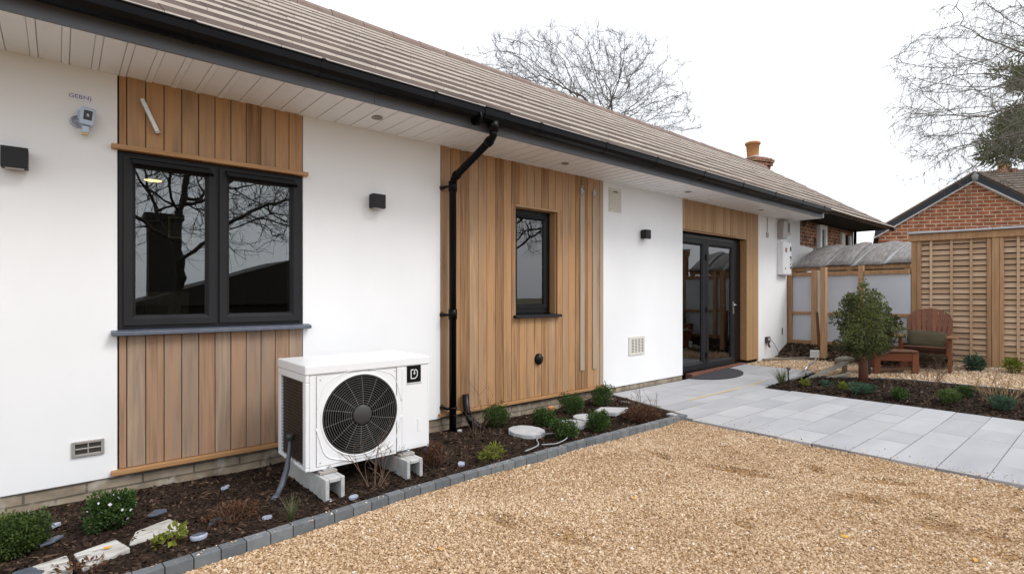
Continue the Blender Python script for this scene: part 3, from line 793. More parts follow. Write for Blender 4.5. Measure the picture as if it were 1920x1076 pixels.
# ---- windows
def pane(parent, x0, x1, y, z0, z1, name='glass'):
    g = MB(); g.box(x0, x1, y, y + 0.006, z0, z1)
    return g.build(name, M['glass'], parent)
def frame_ring(mb, x0, x1, z0, z1, w, y0, y1, wb=None, mi=0):
    wb = wb or w
    mb.box(x0, x0 + w, y0, y1, z0, z1, mi); mb.box(x1 - w, x1, y0, y1, z0, z1, mi)
    mb.box(x0 + w, x1 - w, y0, y1, z0, z0 + wb, mi); mb.box(x0 + w, x1 - w, y0, y1, z1 - w, z1, mi)
def mitre_ring(mb, x0, x1, z0, z1, w, y0, yi, y1, mi=0):
    """sash with a mitred sloping inner edge: outer face at y0, inner edge at yi, back at y1"""
    o = [(x0, z0), (x1, z0), (x1, z1), (x0, z1)]
    q = w * 0.72
    mid = [(x0 + q, z0 + q), (x1 - q, z0 + q), (x1 - q, z1 - q), (x0 + q, z1 - q)]
    inn = [(x0 + w, z0 + w), (x1 - w, z0 + w), (x1 - w, z1 - w), (x0 + w, z1 - w)]
    vs = [(p[0], y1, p[1]) for p in o] + [(p[0], y0, p[1]) for p in o] + [(p[0], y0, p[1]) for p in mid] + [(p[0], yi, p[1]) for p in inn] + [(p[0], y1, p[1]) for p in inn]
    fs = []
    for r in range(4):
        for k in range(4):
            k2 = (k + 1) % 4
            fs.append((r * 4 + k, r * 4 + k2, (r + 1) * 4 + k2, (r + 1) * 4 + k))
    mb.add(vs, fs, mi)
f = MB()
frame_ring(f, 0.310, 1.548, 1.076, 2.298, 0.030, 0.006, 0.075)
f.box(0.902, 0.930, 0.008, 0.075, 1.106, 2.268)
window = f.build('window', M['anth'], house, bev=0.003)
for (a, d) in [(0.336, 0.906), (0.926, 1.524)]:
    s = MB(); mitre_ring(s, a, d, 1.100, 2.272, 0.070, -0.008, 0.016, 0.05)
    s.build('sash', M['anth'], window, bev=0.002)
    pane(window, a + 0.06, d - 0.06, 0.030, 1.16, 2.21)
    tv = MB()
    aa, dd = a + 0.035, d - 0.02
    tv.prism([(aa, -0.010, 2.262), (aa - 0.0, -0.040, 2.250), (aa + 0.02, -0.046, 2.215), (aa + 0.035, -0.010, 2.205)], (dd - aa - 0.03, 0, 0))
    tv.build('trickle_vent', M['gutterblack'], window, bev=0.004)
s = MB()
s.prism([(0.268, 0.02, 1.074), (0.268, -0.062, 1.062), (0.268, -0.066, 1.034), (0.268, 0.02, 1.034)], (1.334, 0, 0))
s.build('window_sill', M['slate'], house, bev=0.004)
# narrow window
f = MB()
frame_ring(f, 3.936, 4.564, 1.100, 2.312, 0.055, 0.112, 0.18, wb=0.06)
window2 = f.build('window', M['black'], house, bev=0.003)
s = MB(); mitre_ring(s, 3.985, 4.515, 1.155, 2.262, 0.052, 0.100, 0.118, 0.16); s.build('sash', M['black'], window2, bev=0.002)
pane(window2, 4.03, 4.47, 0.130, 1.20, 2.22)
tv = MB(); tv.box(4.0, 4.46, 0.085, 0.108, 2.215, 2.255); tv.build('trickle_vent', M['gutterblack'], window2, bev=0.004)
s = MB()
s.prism([(3.880, 0.11, 1.096), (3.880, -0.052, 1.082), (3.880, -0.056, 1.052), (3.880, -0.004, 1.052), (3.880, -0.004, 1.079), (3.880, 0.11, 1.079)], (0.735, 0, 0))
s.build('window_sill', M['black'], house, bev=0.004)
# glazed door
f = MB()
f.box(7.36, 9.468, 0.125, 0.20, 2.255, 2.317)
f.box(7.356, 7.42, 0.126, 0.20, 0.09, 2.255)
f.box(9.262, 9.468, 0.115, 0.20, 0.09, 2.255)
f.box(7.36, 9.468, 0.10, 0.22, 0.045, 0.09)
door = f.build('glazed_door', M['black'], house, bev=0.003)
for (a, d) in [(7.42, 8.262), (8.270, 9.262)]:
    s = MB(); mitre_ring(s, a, d, 0.092, 2.254, 0.115, 0.118, 0.138, 0.18); s.build('door_leaf', M['anth'], door, bev=0.002)
    pane(door, a + 0.105, d - 0.105, 0.150, 0.20, 2.15)
s = MB()
s.box(9.18, 9.215, 0.106, 0.118, 0.98, 1.20); s.tube([(9.197, 0.11, 1.14), (9.197, 0.055, 1.14), (9.09, 0.05, 1.14)], 0.010, 8)
hd = s.build('door_handle', M['metal'], door)
for z in (0.25, 1.02, 1.9):
    s = MB(); s.box(8.248, 8.287, 0.095, 0.117, z, z + 0.10); s.build('door_hinge', M['black'], door, bev=0.003)
s = MB()
for k in range(10):
    s.box(7.62 + k * 0.187, 7.62 + (k + 1) * 0.187 - 0.008, -0.008, 0.12, -0.02, 0.052 + rise(7.7 + k * 0.187) * 0.5)
s.build('door_threshold', mat('red_threshold_brick', [(0.13, 0.05, 0.035), (0.20, 0.085, 0.06)], rough=0.9, noise=((12, 12, 12), 0.7)), house, bev=0.004)

# ---- eaves
s = MB()
x = XL
while x < XC + 0.03:
    x2 = x + 0.112
    s.box(x + 0.0025, x2 - 0.0015, -0.648, 0.02, 2.816, 2.828)
    s.box(x2 + 0.001, x2 + 0.036, -0.648, 0.02, 2.811, 2.828)
    x = x2 + 0.038
s.box(XL, XC + 0.04, -0.648, 0.0, 2.8295, 2.835)
s.box(XC + 0.04, XC + 0.055, -0.665, 0.16, 2.812, 3.0)
soffit = s.build('soffit', M['upvc'], house)
s = MB(); s.box(XC + 0.056, XE + 0.05, -0.66, 0.146, 2.955, 2.965); s.build('soffit', M['void'], house)
s = MB()
xx = [XL, 1.87, 5.35, 8.6, XC + 0.04]
for a, d in zip(xx[:-1], xx[1:]):
    s.box(a + 0.0015, d - 0.0015, -0.668, -0.650, 2.802, 2.975)
s.build('fascia', M['fascia'], house, bev=0.002)
GUT = [(-0.674, 2.972), (-0.676, 2.915), (-0.69, 2.886), (-0.72, 2.872), (-0.755, 2.872), (-0.785, 2.886), (-0.80, 2.915), (-0.803, 2.960), (-0.812, 2.968), (-0.806, 2.976),
       (-0.796, 2.970), (-0.794, 2.918), (-0.78, 2.893), (-0.753, 2.879), (-0.722, 2.879), (-0.696, 2.893), (-0.682, 2.918), (-0.680, 2.972)]
def gutter(mb, x0, x1, dy=0, dz=0, s=1.0):
    n = len(GUT)
    vs = [(x, -0.74 + (y + 0.74) * s + dy, 2.92 + (z - 2.92) * s + dz) for x in (x0, x1) for (y, z) in GUT]
    fs = [(i, (i + 1) % n, n + (i + 1) % n, n + i) for i in range(n)]
    mb.add(vs, fs, 0, False)
    mb.add(vs[:n], [tuple(range(n - 1, -1, -1))], 0); mb.add(vs[n:], [tuple(range(n))], 0)
s = MB()
gutter(s, XL, XC + 0.02)
gut = s.build('gutter', M['gutterblack'], house)
for x in [-1.3, 0.62, 1.42, 2.35, 3.55, 4.55, 5.5, 6.6, 7.7, 8.8, 9.9, 10.9]:
    s = MB()
    gutter(s, x - 0.018, x + 0.018, 0, -0.001, 1.06)
    s.box(x - 0.012, x + 0.012, -0.81, -0.67, 2.972, 2.982)
    s.build('gutter_bracket', M['gutterblack'], gut)
s = MB(); gutter(s, 2.86, 3.14, 0, -0.002, 1.13); s.tube([(3.0, -0.74, 2.88), (3.0, -0.74, 2.80)], [0.062, 0.046], 12)
s.tube([(2.80, -0.74, 2.885), (2.83, -0.74, 2.885)], 0.072, 12)
s.build('gutter_outlet', M['gutterblack'], gut)
s = MB(); gutter(s, XC + 0.06, XE + 0.08, 0.10, 0.055, 0.55); s.build('gutter', M['gutterblack'], house)
s = MB()
s.tube([(3.0, -0.74, 2.83), (3.0, -0.74, 2.765), (3.0, -0.715, 2.735), (3.0, -0.14, 2.495), (3.0, -0.105, 2.465), (3.0, -0.09, 2.42), (3.0, -0.09, -0.05)], 0.036, 14)
for z in (2.40, 1.12): s.tube([(3.0, -0.09, z - 0.05), (3.0, -0.09, z + 0.05)], 0.044, 14)
s.tube([(3.0, -0.70, 2.728), (3.0, -0.655, 2.709)], 0.044, 14)
s.tube([(3.0, -0.18, 2.512), (3.0, -0.135, 2.493)], 0.044, 14)
pipe = s.build('downpipe', M['gutterblack'], house)
for z in (2.39, 1.115, 0.18):
    s = MB()
    s.tube([(3.0, -0.09, z - 0.012), (3.0, -0.09, z + 0.012)], 0.043, 14)
    s.box(2.925, 2.968, -0.10, -0.082, z - 0.011, z + 0.011)
    s.tube([(2.93, -0.09, z), (2.93, 0.0, z)], 0.013, 8); s.lathe([(0.026, -0.012), (0.03, 0.0)], (2.93, 0, z), 'y', 10)
    s.build('pipe_bracket', M['gutterblack'], pipe)

# ---- roof
PITCH = math.atan2(5.09 - 2.985, 2.5 + 0.74)
def roof_z(y): return 2.985 + (y + 0.74) * math.tan(PITCH)
sl_len = (2.5 + 0.74) / math.cos(PITCH)
NC = 11
gauge = sl_len / NC
ux, uz = math.cos(PITCH), math.sin(PITCH)
t = MB()
TW = 0.335
for k in range(NC):
    s0 = k * gauge
    off = (k % 2) * TW / 2
    xs = np.arange(XL - off, XE + 0.1, TW)
    for x in xs:
        x0, x1 = max(XL, x), min(x + TW, XE + 0.06)
        if x1 - x0 < 0.03: continue
        if s0 * ux - 0.74 < -0.66 and False: pass
        j = random.gauss(0, 0.0007) + 0.0035 * math.sin(x * 0.9 + k * 0.8) + 0.002 * math.sin(x * 2.3 + k * 2.1)
        th = 0.030
        sa, sb = s0 + 0.010 + random.gauss(0, 0.0008), s0 + gauge + 0.012
        def P(s, h): return (-0.74 + s * ux - h * uz, 2.985 + s * uz + h * ux)
        ya, za = P(sa, 0.022 + j); yb, zb = P(sb, 0.004 + j); yc, zc = P(sa - 0.014, 0.003 + j)
        g = 0.0012
        vs = [(x0 + g, yc, zc), (x1 - g, yc, zc), (x1 - g, ya, za), (x0 + g, ya, za), (x1 - g, yb, zb), (x0 + g, yb, zb)]
        t.add(vs, [(3, 2, 4, 5)], 0)
        t.add([vs[0], vs[1], vs[2], vs[3]], [(0, 1, 2, 3)], 1)
        t.add([vs[1], vs[4], vs[2]], [(0, 1, 2)], 0); t.add([vs[0], vs[3], vs[5]], [(0, 1, 2)], 0)
roof = t.build('roof', [M['tile'], M['tile_edge']], house)
t = MB()
t.box(XL, XE + 0.05, 0, 0.001, 0, 0.001)   # replaced below by the two decks
t = MB()
t.prism([(XL, -0.735, 2.972), (XL, 2.5, 5.074), (XL, 2.5, 5.05), (XL, -0.72, 2.955)], (XE + 0.055 - XL, 0, 0))
t.prism([(XL, 5.74, 2.985), (XL, 2.502, 5.09), (XL, 2.502, 5.05), (XL, 5.72, 2.955)], (XE + 0.055 - XL, 0, 0))
t.build('roof_deck', M['tile'], house)
t = MB()
x = XL
while x < XE:
    x2 = min(x + 0.45, XE + 0.08)
    dz = random.gauss(0, 0.003)
    vs, fs = [], []
    for xx_ in (x, x2 - 0.006):
        for q in range(9):
            a = math.pi * q / 8
            vs.append((xx_, 2.5 - math.cos(a) * 0.145, 5.005 + math.sin(a) * 0.135 + dz + (0.006 if xx_ == x else 0)))
    fs = [(q, q + 1, 9 + q + 1, 9 + q) for q in range(8)] + [tuple(range(8, -1, -1)), tuple(range(9, 18))]
    t.add(vs, fs, 0, False); x = x2
t.build('ridge_tiles', M['ridge'], house)
# verge strip at the far end
t = MB()
t.prism([(XE + 0.056, -0.745, 2.99), (XE + 0.056, 2.5, 5.10), (XE + 0.056, 2.5, 5.0), (XE + 0.056, -0.70, 2.90)], (0.03, 0, 0))
t.build('barge_board', M['barge'], house)

# windows and openings of the brick wing
s = MB(); frame_ring(s, 13.20, 13.62, 2.20, 2.93, 0.10, 0.06, 0.16); s.box(13.16, 13.66, 0.05, 0.16, 2.16, 2.20)
wn = s.build('window', M['whitepaint'], house, bev=0.004); pane(wn, 13.3, 13.52, 0.10, 2.3, 2.83)
s = MB(); s.box(14.72, 14.95, 0.10, 0.16, 2.30, 2.86, 0); s.box(14.95, 15.25, 0.12, 0.16, 2.30, 2.82, 1); s.box(15.2, 15.38, 0.08, 0.16, 2.34, 2.82, 2)
s.build('window', [M['cream'], M['void'], M['frost']], house)
s = MB(); s.tube([(XE - 0.06, 0.09, 2.95), (XE - 0.06, 0.09, 0.0)], 0.035, 10); s.build('downpipe', M['gutterblack'], house)

# ---- fittings
for (x, y) in [(2.041, -0.368), (4.381, -0.327), (6.93, -0.346), (9.379, -0.301)]:
    s = MB(); s.lathe([(0.046, 2.8115), (0.046, 2.805), (0.036, 2.804), (0.030, 2.811)], (x, y, 0), 'z', 20); s.disc((x, y, 2.8105), 0.031, 'z', 20)
    o = s.build('downlight', M['downlight'])
    tag(o, {2.041: 'round recessed downlight in the white soffit above the heat pump', 4.381: 'round recessed downlight in the soffit above the narrow window',
            6.93: 'round recessed downlight in the soffit above the cube wall lamp beside the door', 9.379: 'farthest round recessed downlight in the soffit, above the glazed door'}[x], 'downlight', 'downlights in the soffit')
def wall_lamp(x0, z0, label, w=0.124):
    r = thing('wall_lamp', label, 'wall lamp', (x0 + w / 2, 0, z0), 0, 'black cube wall lamps')
    s = MB(); s.box(-w / 2 + 0.012, w / 2 - 0.012, -0.022, 0.0, 0.008, 0.118); s.build('back_plate', M['black'], r)
    s = MB(); s.box(-w / 2, w / 2, -0.105, -0.022, 0, 0.126); s.build('lamp_body', M['anth'], r, bev=0.003)
    s = MB(); s.box(-w / 2 + 0.02, w / 2 - 0.02, -0.09, -0.04, -0.003, 0.0); s.build('lens', M['frost'], r)
    return r
wall_lamp(-0.268, 2.085, 'black cube wall lamp at the left edge, below the pale blue sensor')
wall_lamp(2.134, 2.098, 'black cube wall lamp on the white wall above the heat pump')
wall_lamp(6.252, 2.110, 'black cube wall lamp on the white wall beside the glazed door', 0.116)
# vents
def louvre_vent(name, label, x0, x1, z0, z1, build):
    r = thing(name, label, 'vent', ((x0 + x1) / 2, 0, z0)); build(r, x1 - x0, z1 - z0); return r
def v1(r, w, h):
    s = MB(); frame_ring(s, -w / 2, w / 2, 0, h, 0.018, -0.014, 0); s.box(-0.004, 0.004, -0.012, -0.002, 0.018, h - 0.018); s.box(-w / 2 + 0.018, w / 2 - 0.018, -0.011, -0.002, h / 2 - 0.005, h / 2 + 0.005)
    s.build('frame', M['ventgrey'], r, bev=0.003)
    s = MB(); s.box(-w / 2 + 0.017, w / 2 - 0.017, -0.004, -0.001, 0.017, h - 0.017)
    for k in range(14):
        z = 0.02 + (h - 0.04) * k / 13; s.box(-w / 2 + 0.018, w / 2 - 0.018, -0.0065, -0.003, z - 0.0012, z + 0.0012)
    s.build('mesh', M['ventdark'], r)
louvre_vent('air_vent', 'taupe metal air vent with four openings low on the white wall at left', 0.062, 0.232, 0.246, 0.348, v1)
def v2(r, w, h):
    s = MB(); s.box(-w / 2, w / 2, -0.012, 0, 0, h); s.build('frame', M['cream'], r, bev=0.004)
    s = MB()
    for i in range(4):
        for k in range(9):
            x = -w * 0.34 + i * w * 0.205; z = h * 0.16 + k * h * 0.082
            s.box(x, x + w * 0.13, -0.0135, -0.0115, z, z + h * 0.034)
    s.build('slots', M['ventdark'], r)
louvre_vent('wall_grille', 'cream slotted wall grille low on the white wall left of the door', 5.985, 6.350, 0.475, 0.735, v2)
def v3(r, w, h):
    s = MB(); s.box(-w / 2, w / 2, -0.008, 0, 0, h)
    for k in range(9):
        z = 0.02 + k * (h - 0.04) / 9
        s.prism([(-w / 2 + 0.012, -0.008, z), (-w / 2 + 0.012, -0.020, z + 0.004), (-w / 2 + 0.012, -0.008, z + (h - 0.04) / 9)], (w - 0.024, 0, 0))
    s.build('louvres', M['cream'], r)
    s = MB(); s.box(-0.05, 0.04, -0.022, -0.012, h - 0.052, h - 0.040); s.build('slot', M['ventdark'], r)
louvre_vent('louvre_vent', 'beige louvred vent high on the white wall under the soffit', 5.556, 5.815, 2.425, 2.745, v3)
s = MB(); s.lathe([(0.058, 0.0), (0.058, -0.018), (0.045, -0.040), (0.022, -0.052), (0.0005, -0.054)], (0, 0, 0), 'y', 24)
o = s.build('outlet_cover', M['black'], recenter=False); o.location = (4.262, -0.002, 0.565); o.scale = (1, 1, 1.15)
tag(o, 'round black domed outlet cover on the cedar below the narrow window', 'outlet cover')
# sensor and sticker
r = thing('wall_sensor', 'pale blue wall sensor with dark display on a swivel mount, below a small sticker', 'sensor', (0.125, 0, 2.42))
s = MB(); s.lathe([(0.040, 0.0), (0.040, -0.012), (0.030, -0.03)], (-0.035, 0, 0.03), 'y', 20); s.tube([(-0.035, -0.02, 0.03), (-0.01, -0.05, 0.02), (0.0, -0.045, -0.03)], 0.014, 8); s.box(-0.035, -0.012, -0.04, 0, 0.04, 0.10)
s.build('mount', M['paleblue'], r)
s = MB(MB and Matrix.Rotation(0.10, 4, 'Y')); s.box(-0.028, 0.048, -0.085, -0.025, 0.0, 0.115); s.build('housing', M['paleblue'], r, bev=0.008)
s = MB(Matrix.Rotation(0.10, 4, 'Y')); s.box(-0.010, 0.034, -0.088, -0.0845, 0.032, 0.095); d_ = s.build('display', M['hub'], r, bev=0.003)
s = MB(Matrix.Rotation(0.10, 4, 'Y')); add_text(s, 'B', 0.026, (0.012, -0.0888, 0.062)); s.build('symbol', M['paper'], d_)
s = MB(); s.box(-0.012, 0.026, -0.07, -0.03, -0.05, -0.004); s.build('lens', M['paleblue'], r, bev=0.005)
s = MB(); s.box(-0.014, 0.022, -0.068, -0.030, -0.060, -0.051); s.build('base_ring', M['gold'], r)
r = thing('sticker', 'small white sticker with blue lettering on the wall above the pale blue sensor', 'sticker', (0.110, -0.0006, 2.585))
s = MB(); s.box(-0.065, 0.058, -0.001, 0, 0, 0.052, rnd=0.5); s.build('backing', M['paper'], r)
s = MB(); add_text(s, 'GEBN)', 0.036, (-0.004, -0.0016, 0.030), stretch=1.15); s.build('lettering', M['ink'], r)
# aluminium bar on the cladding
s = MB(Matrix.Translation((0.482, -0.03, 2.57)) @ Matrix.Rotation(math.radians(-23.5), 4, 'Y'))
s.box(-0.013, 0.013, -0.016, 0.016, -0.115, 0.115, 0); s.box(-0.015, 0.015, -0.018, 0.018, -0.128, -0.115, 1); s.box(-0.006, 0.006, 0.016, 0.032, -0.01, 0.01, 1)
tag(s.build('metal_bar', [M['alu'], M['metal']], bev=0.003), 'pale aluminium bar fixed at a slant on the cedar above the large window', 'metal bar')
for i, (x, z, L) in enumerate([(5.007, 2.63, 'left one of two twisted metal clips at the top of the pale cover strips'), (5.245, 2.625, 'right one of two twisted metal clips at the top of the pale cover strips')]):
    s = MB()
    pts = [(math.cos(a) * 0.022, -0.024 - 0.004 * math.sin(2 * a), math.sin(a) * (0.040 if i == 0 else 0.030) + 0.02) for a in np.linspace(0.4, 6.0, 14)]
    pts += [(0.016, -0.022, -0.02), (0.004, -0.022, -0.055)]
    s.tube(pts, 0.006, 6); s.box(-0.02, 0.02, -0.020, -0.014, -0.03, 0.03)
    o = s.build('metal_clip', M['metal'], recenter=False); o.location = (x, 0.0, z); tag(o, L, 'clip', 'metal clips on the cover strips')
# far corner of the white wall
r = thing('meter_cabinet', 'white meter cabinet with dark markings at the far end of the white wall', 'meter cabinet', (10.96, 0, 1.72))
s = MB(); s.box(-0.20, 0.22, -0.10, 0, 0, 0.64); s.build('cabinet', M['pumpwhite'], r, bev=0.004)
s = MB(); s.box(-0.19, 0.20, -0.108, -0.1005, 0.02, 0.625); dd_ = s.build('door', M['pumpwhite'], r, bev=0.003)
s = MB(); s.box(-0.09, -0.015, -0.1105, -0.1085, 0.44, 0.53, 0); s.box(-0.076, -0.055, -0.112, -0.111, 0.455, 0.515, 1); s.box(-0.10, -0.08, -0.112, -0.1085, 0.10, 0.14, 1)
for (x, z, w_, h_) in [(0.13, 0.47, 0.05, 0.09), (0.12, 0.35, 0.06, 0.018), (0.12, 0.32, 0.018, 0.03), (0.16, 0.30, 0.02, 0.05), (0.12, 0.27, 0.05, 0.014), (0.13, 0.215, 0.04, 0.016), (0.125, 0.18, 0.018, 0.03),
                      (0.125, 0.15, 0.06, 0.015), (0.125, 0.12, 0.06, 0.015), (0.125, 0.12, 0.014, 0.045), (0.17, 0.12, 0.014, 0.045)]:
    s.box(x, x + w_, -0.112, -0.1085, z, z + h_, 1)
s.build('markings', [M['redlabel'], M['blackink']], dd_)
r = thing('vent_hood', 'grey metal hood on the white wall corner under the eaves', 'vent hood', (10.98, 0, 2.43))
s = MB(); s.prism([(-0.23, 0, 0.34), (-0.23, -0.13, 0.34), (-0.23, -0.11, 0.0), (-0.23, 0, 0.0)], (0.20, 0, 0)); s.build('hood', M['ventgrey'], r, bev=0.004)
s = MB(); s.box(-0.03, 0.21, -0.07, 0, 0.13, 0.34); s.build('housing', mat('hood_side', [(0.16, 0.145, 0.13)], rough=0.6), r, bev=0.004)
s = MB(); s.box(-0.03, 0.21, -0.085, 0, 0.09, 0.13); s.box(0.02, 0.05, -0.075, -0.069, 0.14, 0.33); s.build('trim', M['ventgrey'], r)
s = MB(); s.box(10.30, 10.315, -0.012, 0, 2.52, 2.80); s.box(10.27, 10.335, -0.022, 0, 2.42, 2.51); tag(s.build('cable_clip', M['ventgrey']), 'thin grey cable and clip high on the white wall right of the door', 'cable clip')
s = MB(); s.box(10.97, 11.0, -0.006, 0, 0.52, 0.66); tag(s.build('wall_slot', M['void']), 'narrow dark upright slot low on the white wall at its far end', 'slot')
r = thing('outdoor_socket', 'small dark outdoor socket with hanging plug low on the white wall', 'socket', (10.28, 0, 0.36))
s = MB(); s.box(-0.07, 0.06, -0.05, 0, 0.05, 0.16, 0); s.box(-0.04, 0.02, -0.058, -0.05, 0.09, 0.14, 1); s.build('box', [M['ventdark'], M['alu']], r, bev=0.006)
s = MB(); s.tube([(-0.02, -0.05, 0.06), (-0.03, -0.055, 0.0), (0.0, -0.06, -0.03)], 0.018, 8); s.tube([(0.05, -0.04, 0.12), (0.22, -0.05, 0.02), (0.40, -0.07, -0.18), (0.44, -0.10, -0.235)], 0.005, 6); s.build('lead', M['ventdark'], r)
r = thing('hook_fixture', 'small grey hoop fixture on the white lower wall of the brick wing', 'hook', (13.30, 0.15, 2.24))
s = MB(); s.box(-0.30, -0.24, -0.04, 0, -0.02, 0.14); s.tube([(-0.2, -0.02, 0.13), (-0.15, -0.05, 0.13), (-0.12, -0.06, 0.06), (-0.16, -0.05, 0.0), (-0.2, -0.02, 0.0)], 0.012, 6); s.build('hoop', M['ventgrey'], r)

# inside the rooms
r = thing('oak_cabinet', 'oak cabinet standing inside behind the large window', 'cabinet', (0.62, 1.0, -0.02))
s = MB(); s.box(-0.42, 0.22, -0.3, 0.3, 0, 1.36); s.build('carcass', M['cabinet'], r, bev=0.006)
s = MB(); s.box(-0.41, -0.105, -0.318, -0.302, 0.04, 1.34); s.box(-0.095, 0.21, -0.318, -0.302, 0.04, 1.34); s.build('doors', M['cabinet'], r, bev=0.004)
r = thing('pendant_lamp', 'warm lit pendant lamp seen through the top left of the large window', 'pendant lamp', (0.743, 2.1, 2.5))
s = MB(); s.lathe([(0.02, 0.10), (0.07, 0.07), (0.085, 0.0)], (0, 0, 0), 'z', 16); s.tube([(0, 0, 0.09), (0, 0, 0.35)], 0.004, 5); s.build('shade', M['gold'], r)
s = MB(); s.lathe([(0.07, 0.03), (0.075, 0.0), (0.0005, -0.01)], (0, 0, 0), 'z', 16); s.build('bulb', M['lampglow'], r)
r = thing('lantern', 'brass framed lantern hanging inside behind the left pane', 'lantern', (0.96, 2.0, 1.90))
s = MB(); frame_ring(s, -0.11, 0.11, 0, 0.22, 0.012, -0.10, -0.09); s.tube([(0, 0, 0.22), (0, 0, 0.95)], 0.005, 5); s.build('frame', M['gold'], r)
s = MB(); s.box(-0.09, 0.09, -0.08, 0.08, 0.02, 0.17); s.build('shade', M['cabinet'], r)
s = MB(); s.box(1.475, 1.52, 0.12, 0.16, 1.12, 2.24); tag(s.build('curtain', M['blind']), 'pale curtain edge hanging at the right side of the large window', 'curtain')
s = MB(); s.box(4.42, 4.72, 0.5, 0.54, -0.02, 2.3); tag(s.build('pale_screen', M['blind']), 'pale panel standing inside behind the narrow window', 'screen')

# doormat
s = MB()
pts = [(7.50 + 0.62 + math.cos(a) * 0.62, -0.012 + math.sin(a) * 0.50) for a in np.linspace(math.pi, 2 * math.pi, 28)]
base = [(x, y, rise(x) + 0.004) for x, y in pts]
n_ = len(base)
s.add(base + [(p[0], p[1], p[2] + 0.012) for p in base], [tuple(range(n_, 2 * n_))] + [(i, (i + 1) % n_, n_ + (i + 1) % n_, n_ + i) for i in range(n_)])
tag(s.build('doormat', M['mat_dark']), 'dark half-round doormat on the paving in front of the glazed door', 'doormat')

# ------------------------------------------------------------------ heat pump
OX, OY, OZ = 1.725, -0.64, 0.122
pump = thing('heat_pump', 'white outdoor heat pump unit with large black fan grille on concrete blocks', 'heat pump', (OX, OY, OZ))
T = Matrix.Translation((-OX, -OY, -OZ))
PX0, PX1, PY0, PY1, PZ0, PZ1 = 1.247, 2.205, -0.93, -0.35, 0.126, 0.838
ZL = 0.772                                   # underside of the lid
FCX, FCZ, FR = 1.640, 0.462, 0.280
s = MB(T)
s.box(PX0, PX0 + 0.028, PY0, PY1, PZ0, 0.150); s.box(PX0, PX0 + 0.028, PY0, PY1, 0.722, ZL)
s.box(PX0, PX0 + 0.028, PY0, PY0 + 0.055, 0.150, 0.722); s.box(PX0, PX0 + 0.028, PY1 - 0.05, PY1, 0.150, 0.722)
s.box(PX1 - 0.02, PX1, PY0, PY1, PZ0, ZL)
s.box(PX0 + 0.028, PX1 - 0.02, PY1 - 0.02, PY1, PZ0, ZL)
s.box(PX0 + 0.028, PX1 - 0.02, PY0 + 0.02, PY1 - 0.02, PZ0, PZ0 + 0.02)
s.build('casing', M['pumpwhite'], pump, bev=0.006)
def holed_plate(mb, x0, x1, z0, z1, cx, cz, r, y, n=64, mi=0, depth=0.02):
    ang = [2 * math.pi * k / n for k in range(n)]
    ang = sorted(set(ang + [math.atan2(z - cz, x - cx) % (2 * math.pi) for x in (x0, x1) for z in (z0, z1)]))
    inn, outp = [], []
    for a in ang:
        c, s_ = math.cos(a), math.sin(a)
        tx = ((x1 - cx) / c if c > 0 else (x0 - cx) / c) if abs(c) > 1e-9 else 1e9
        tz = ((z1 - cz) / s_ if s_ > 0 else (z0 - cz) / s_) if abs(s_) > 1e-9 else 1e9
        q = min(tx, tz)
        inn.append((cx + r * c, y, cz + r * s_)); outp.append((cx + q * c, y, cz + q * s_))
    m_ = len(ang)
    back = [(p[0], y + depth, p[2]) for p in inn]
    vs = inn + outp + back
    fs = [(i, m_ + i, m_ + (i + 1) % m_, (i + 1) % m_) for i in range(m_)] + [(i, (i + 1) % m_, 2 * m_ + (i + 1) % m_, 2 * m_ + i) for i in range(m_)]
    mb.add(vs, fs, mi)
s = MB(T)
s.box(PX0 + 0.0285, 1.318, PY0 + 0.0005, PY0 + 0.02, PZ0, ZL - 0.003)
s.box(1.318, 1.918, PY0 + 0.0005, PY0 + 0.02, PZ0, 0.148)
s.box(1.318, 1.918, PY0 + 0.0005, PY0 + 0.02, 0.766, ZL - 0.003)
s.build('front_frame', M['pumpwhite'], pump)
s = MB(T)
holed_plate(s, 1.3205, 1.9155, 0.1505, 0.7635, FCX, FCZ, FR, PY0 - 0.004)
s.build('front_panel', M['pumpwhite'], pump)
s = MB(T)                                    # pressed bell-mouth ring round the fan
s.lathe([(FR + 0.016, PY0 - 0.0045), (FR + 0.010, PY0 - 0.009), (FR + 0.003, PY0 - 0.008), (FR + 0.001, PY0 - 0.002)], (FCX, 0, FCZ), 'y', 64)
for q in range(4):                           # corner swages
    a0 = math.pi / 4 + q * math.pi / 2
    pts = [(FCX + (FR + 0.045 + 0.030 * math.cos(4 * (a - a0) / 2) ** 8) * math.cos(a), PY0 - 0.0045, FCZ + (FR + 0.045 + 0.030 * math.cos(4 * (a - a0) / 2) ** 8) * math.sin(a)) for a in np.linspace(a0 - 0.62, a0 + 0.62, 20)]
    if q in (2, 3): s.tube(pts, 0.0045, 6)
    elif q in (0, 1): s.tube(pts, 0.0025, 5)
s.build('fan_surround', M['pumpwhite'], pump)
s = MB(T); s.box(1.924, PX1 - 0.0205, PY0 - 0.003, PY0 + 0.02, 0.1385, ZL - 0.003); s.box(1.965, 2.165, PY0 - 0.0055, PY0 - 0.0035, 0.155, 0.755)
s.build('service_panel', M['pumpwhite'], pump, bev=0.0015)
s = MB(T); s.box(1.9165, 1.9235, PY0 + 0.002, PY0 + 0.01, 0.14, 0.768); s.box(1.3185, 1.3203, PY0 - 0.001, PY0 + 0.01, 0.148, 0.766); s.box(1.32, 1.916, PY0 - 0.001, PY0 + 0.01, 0.7637, 0.7658)
s.box(1.251, 2.2, PY0 + 0.003, PY0 + 0.012, ZL - 0.0032, ZL); s.box(PX0 + 0.002, PX0 + 0.012, PY0 + 0.005, PY1 - 0.005, ZL - 0.003, ZL + 0.001)
s.build('seams', M['pumpgrey'], pump)
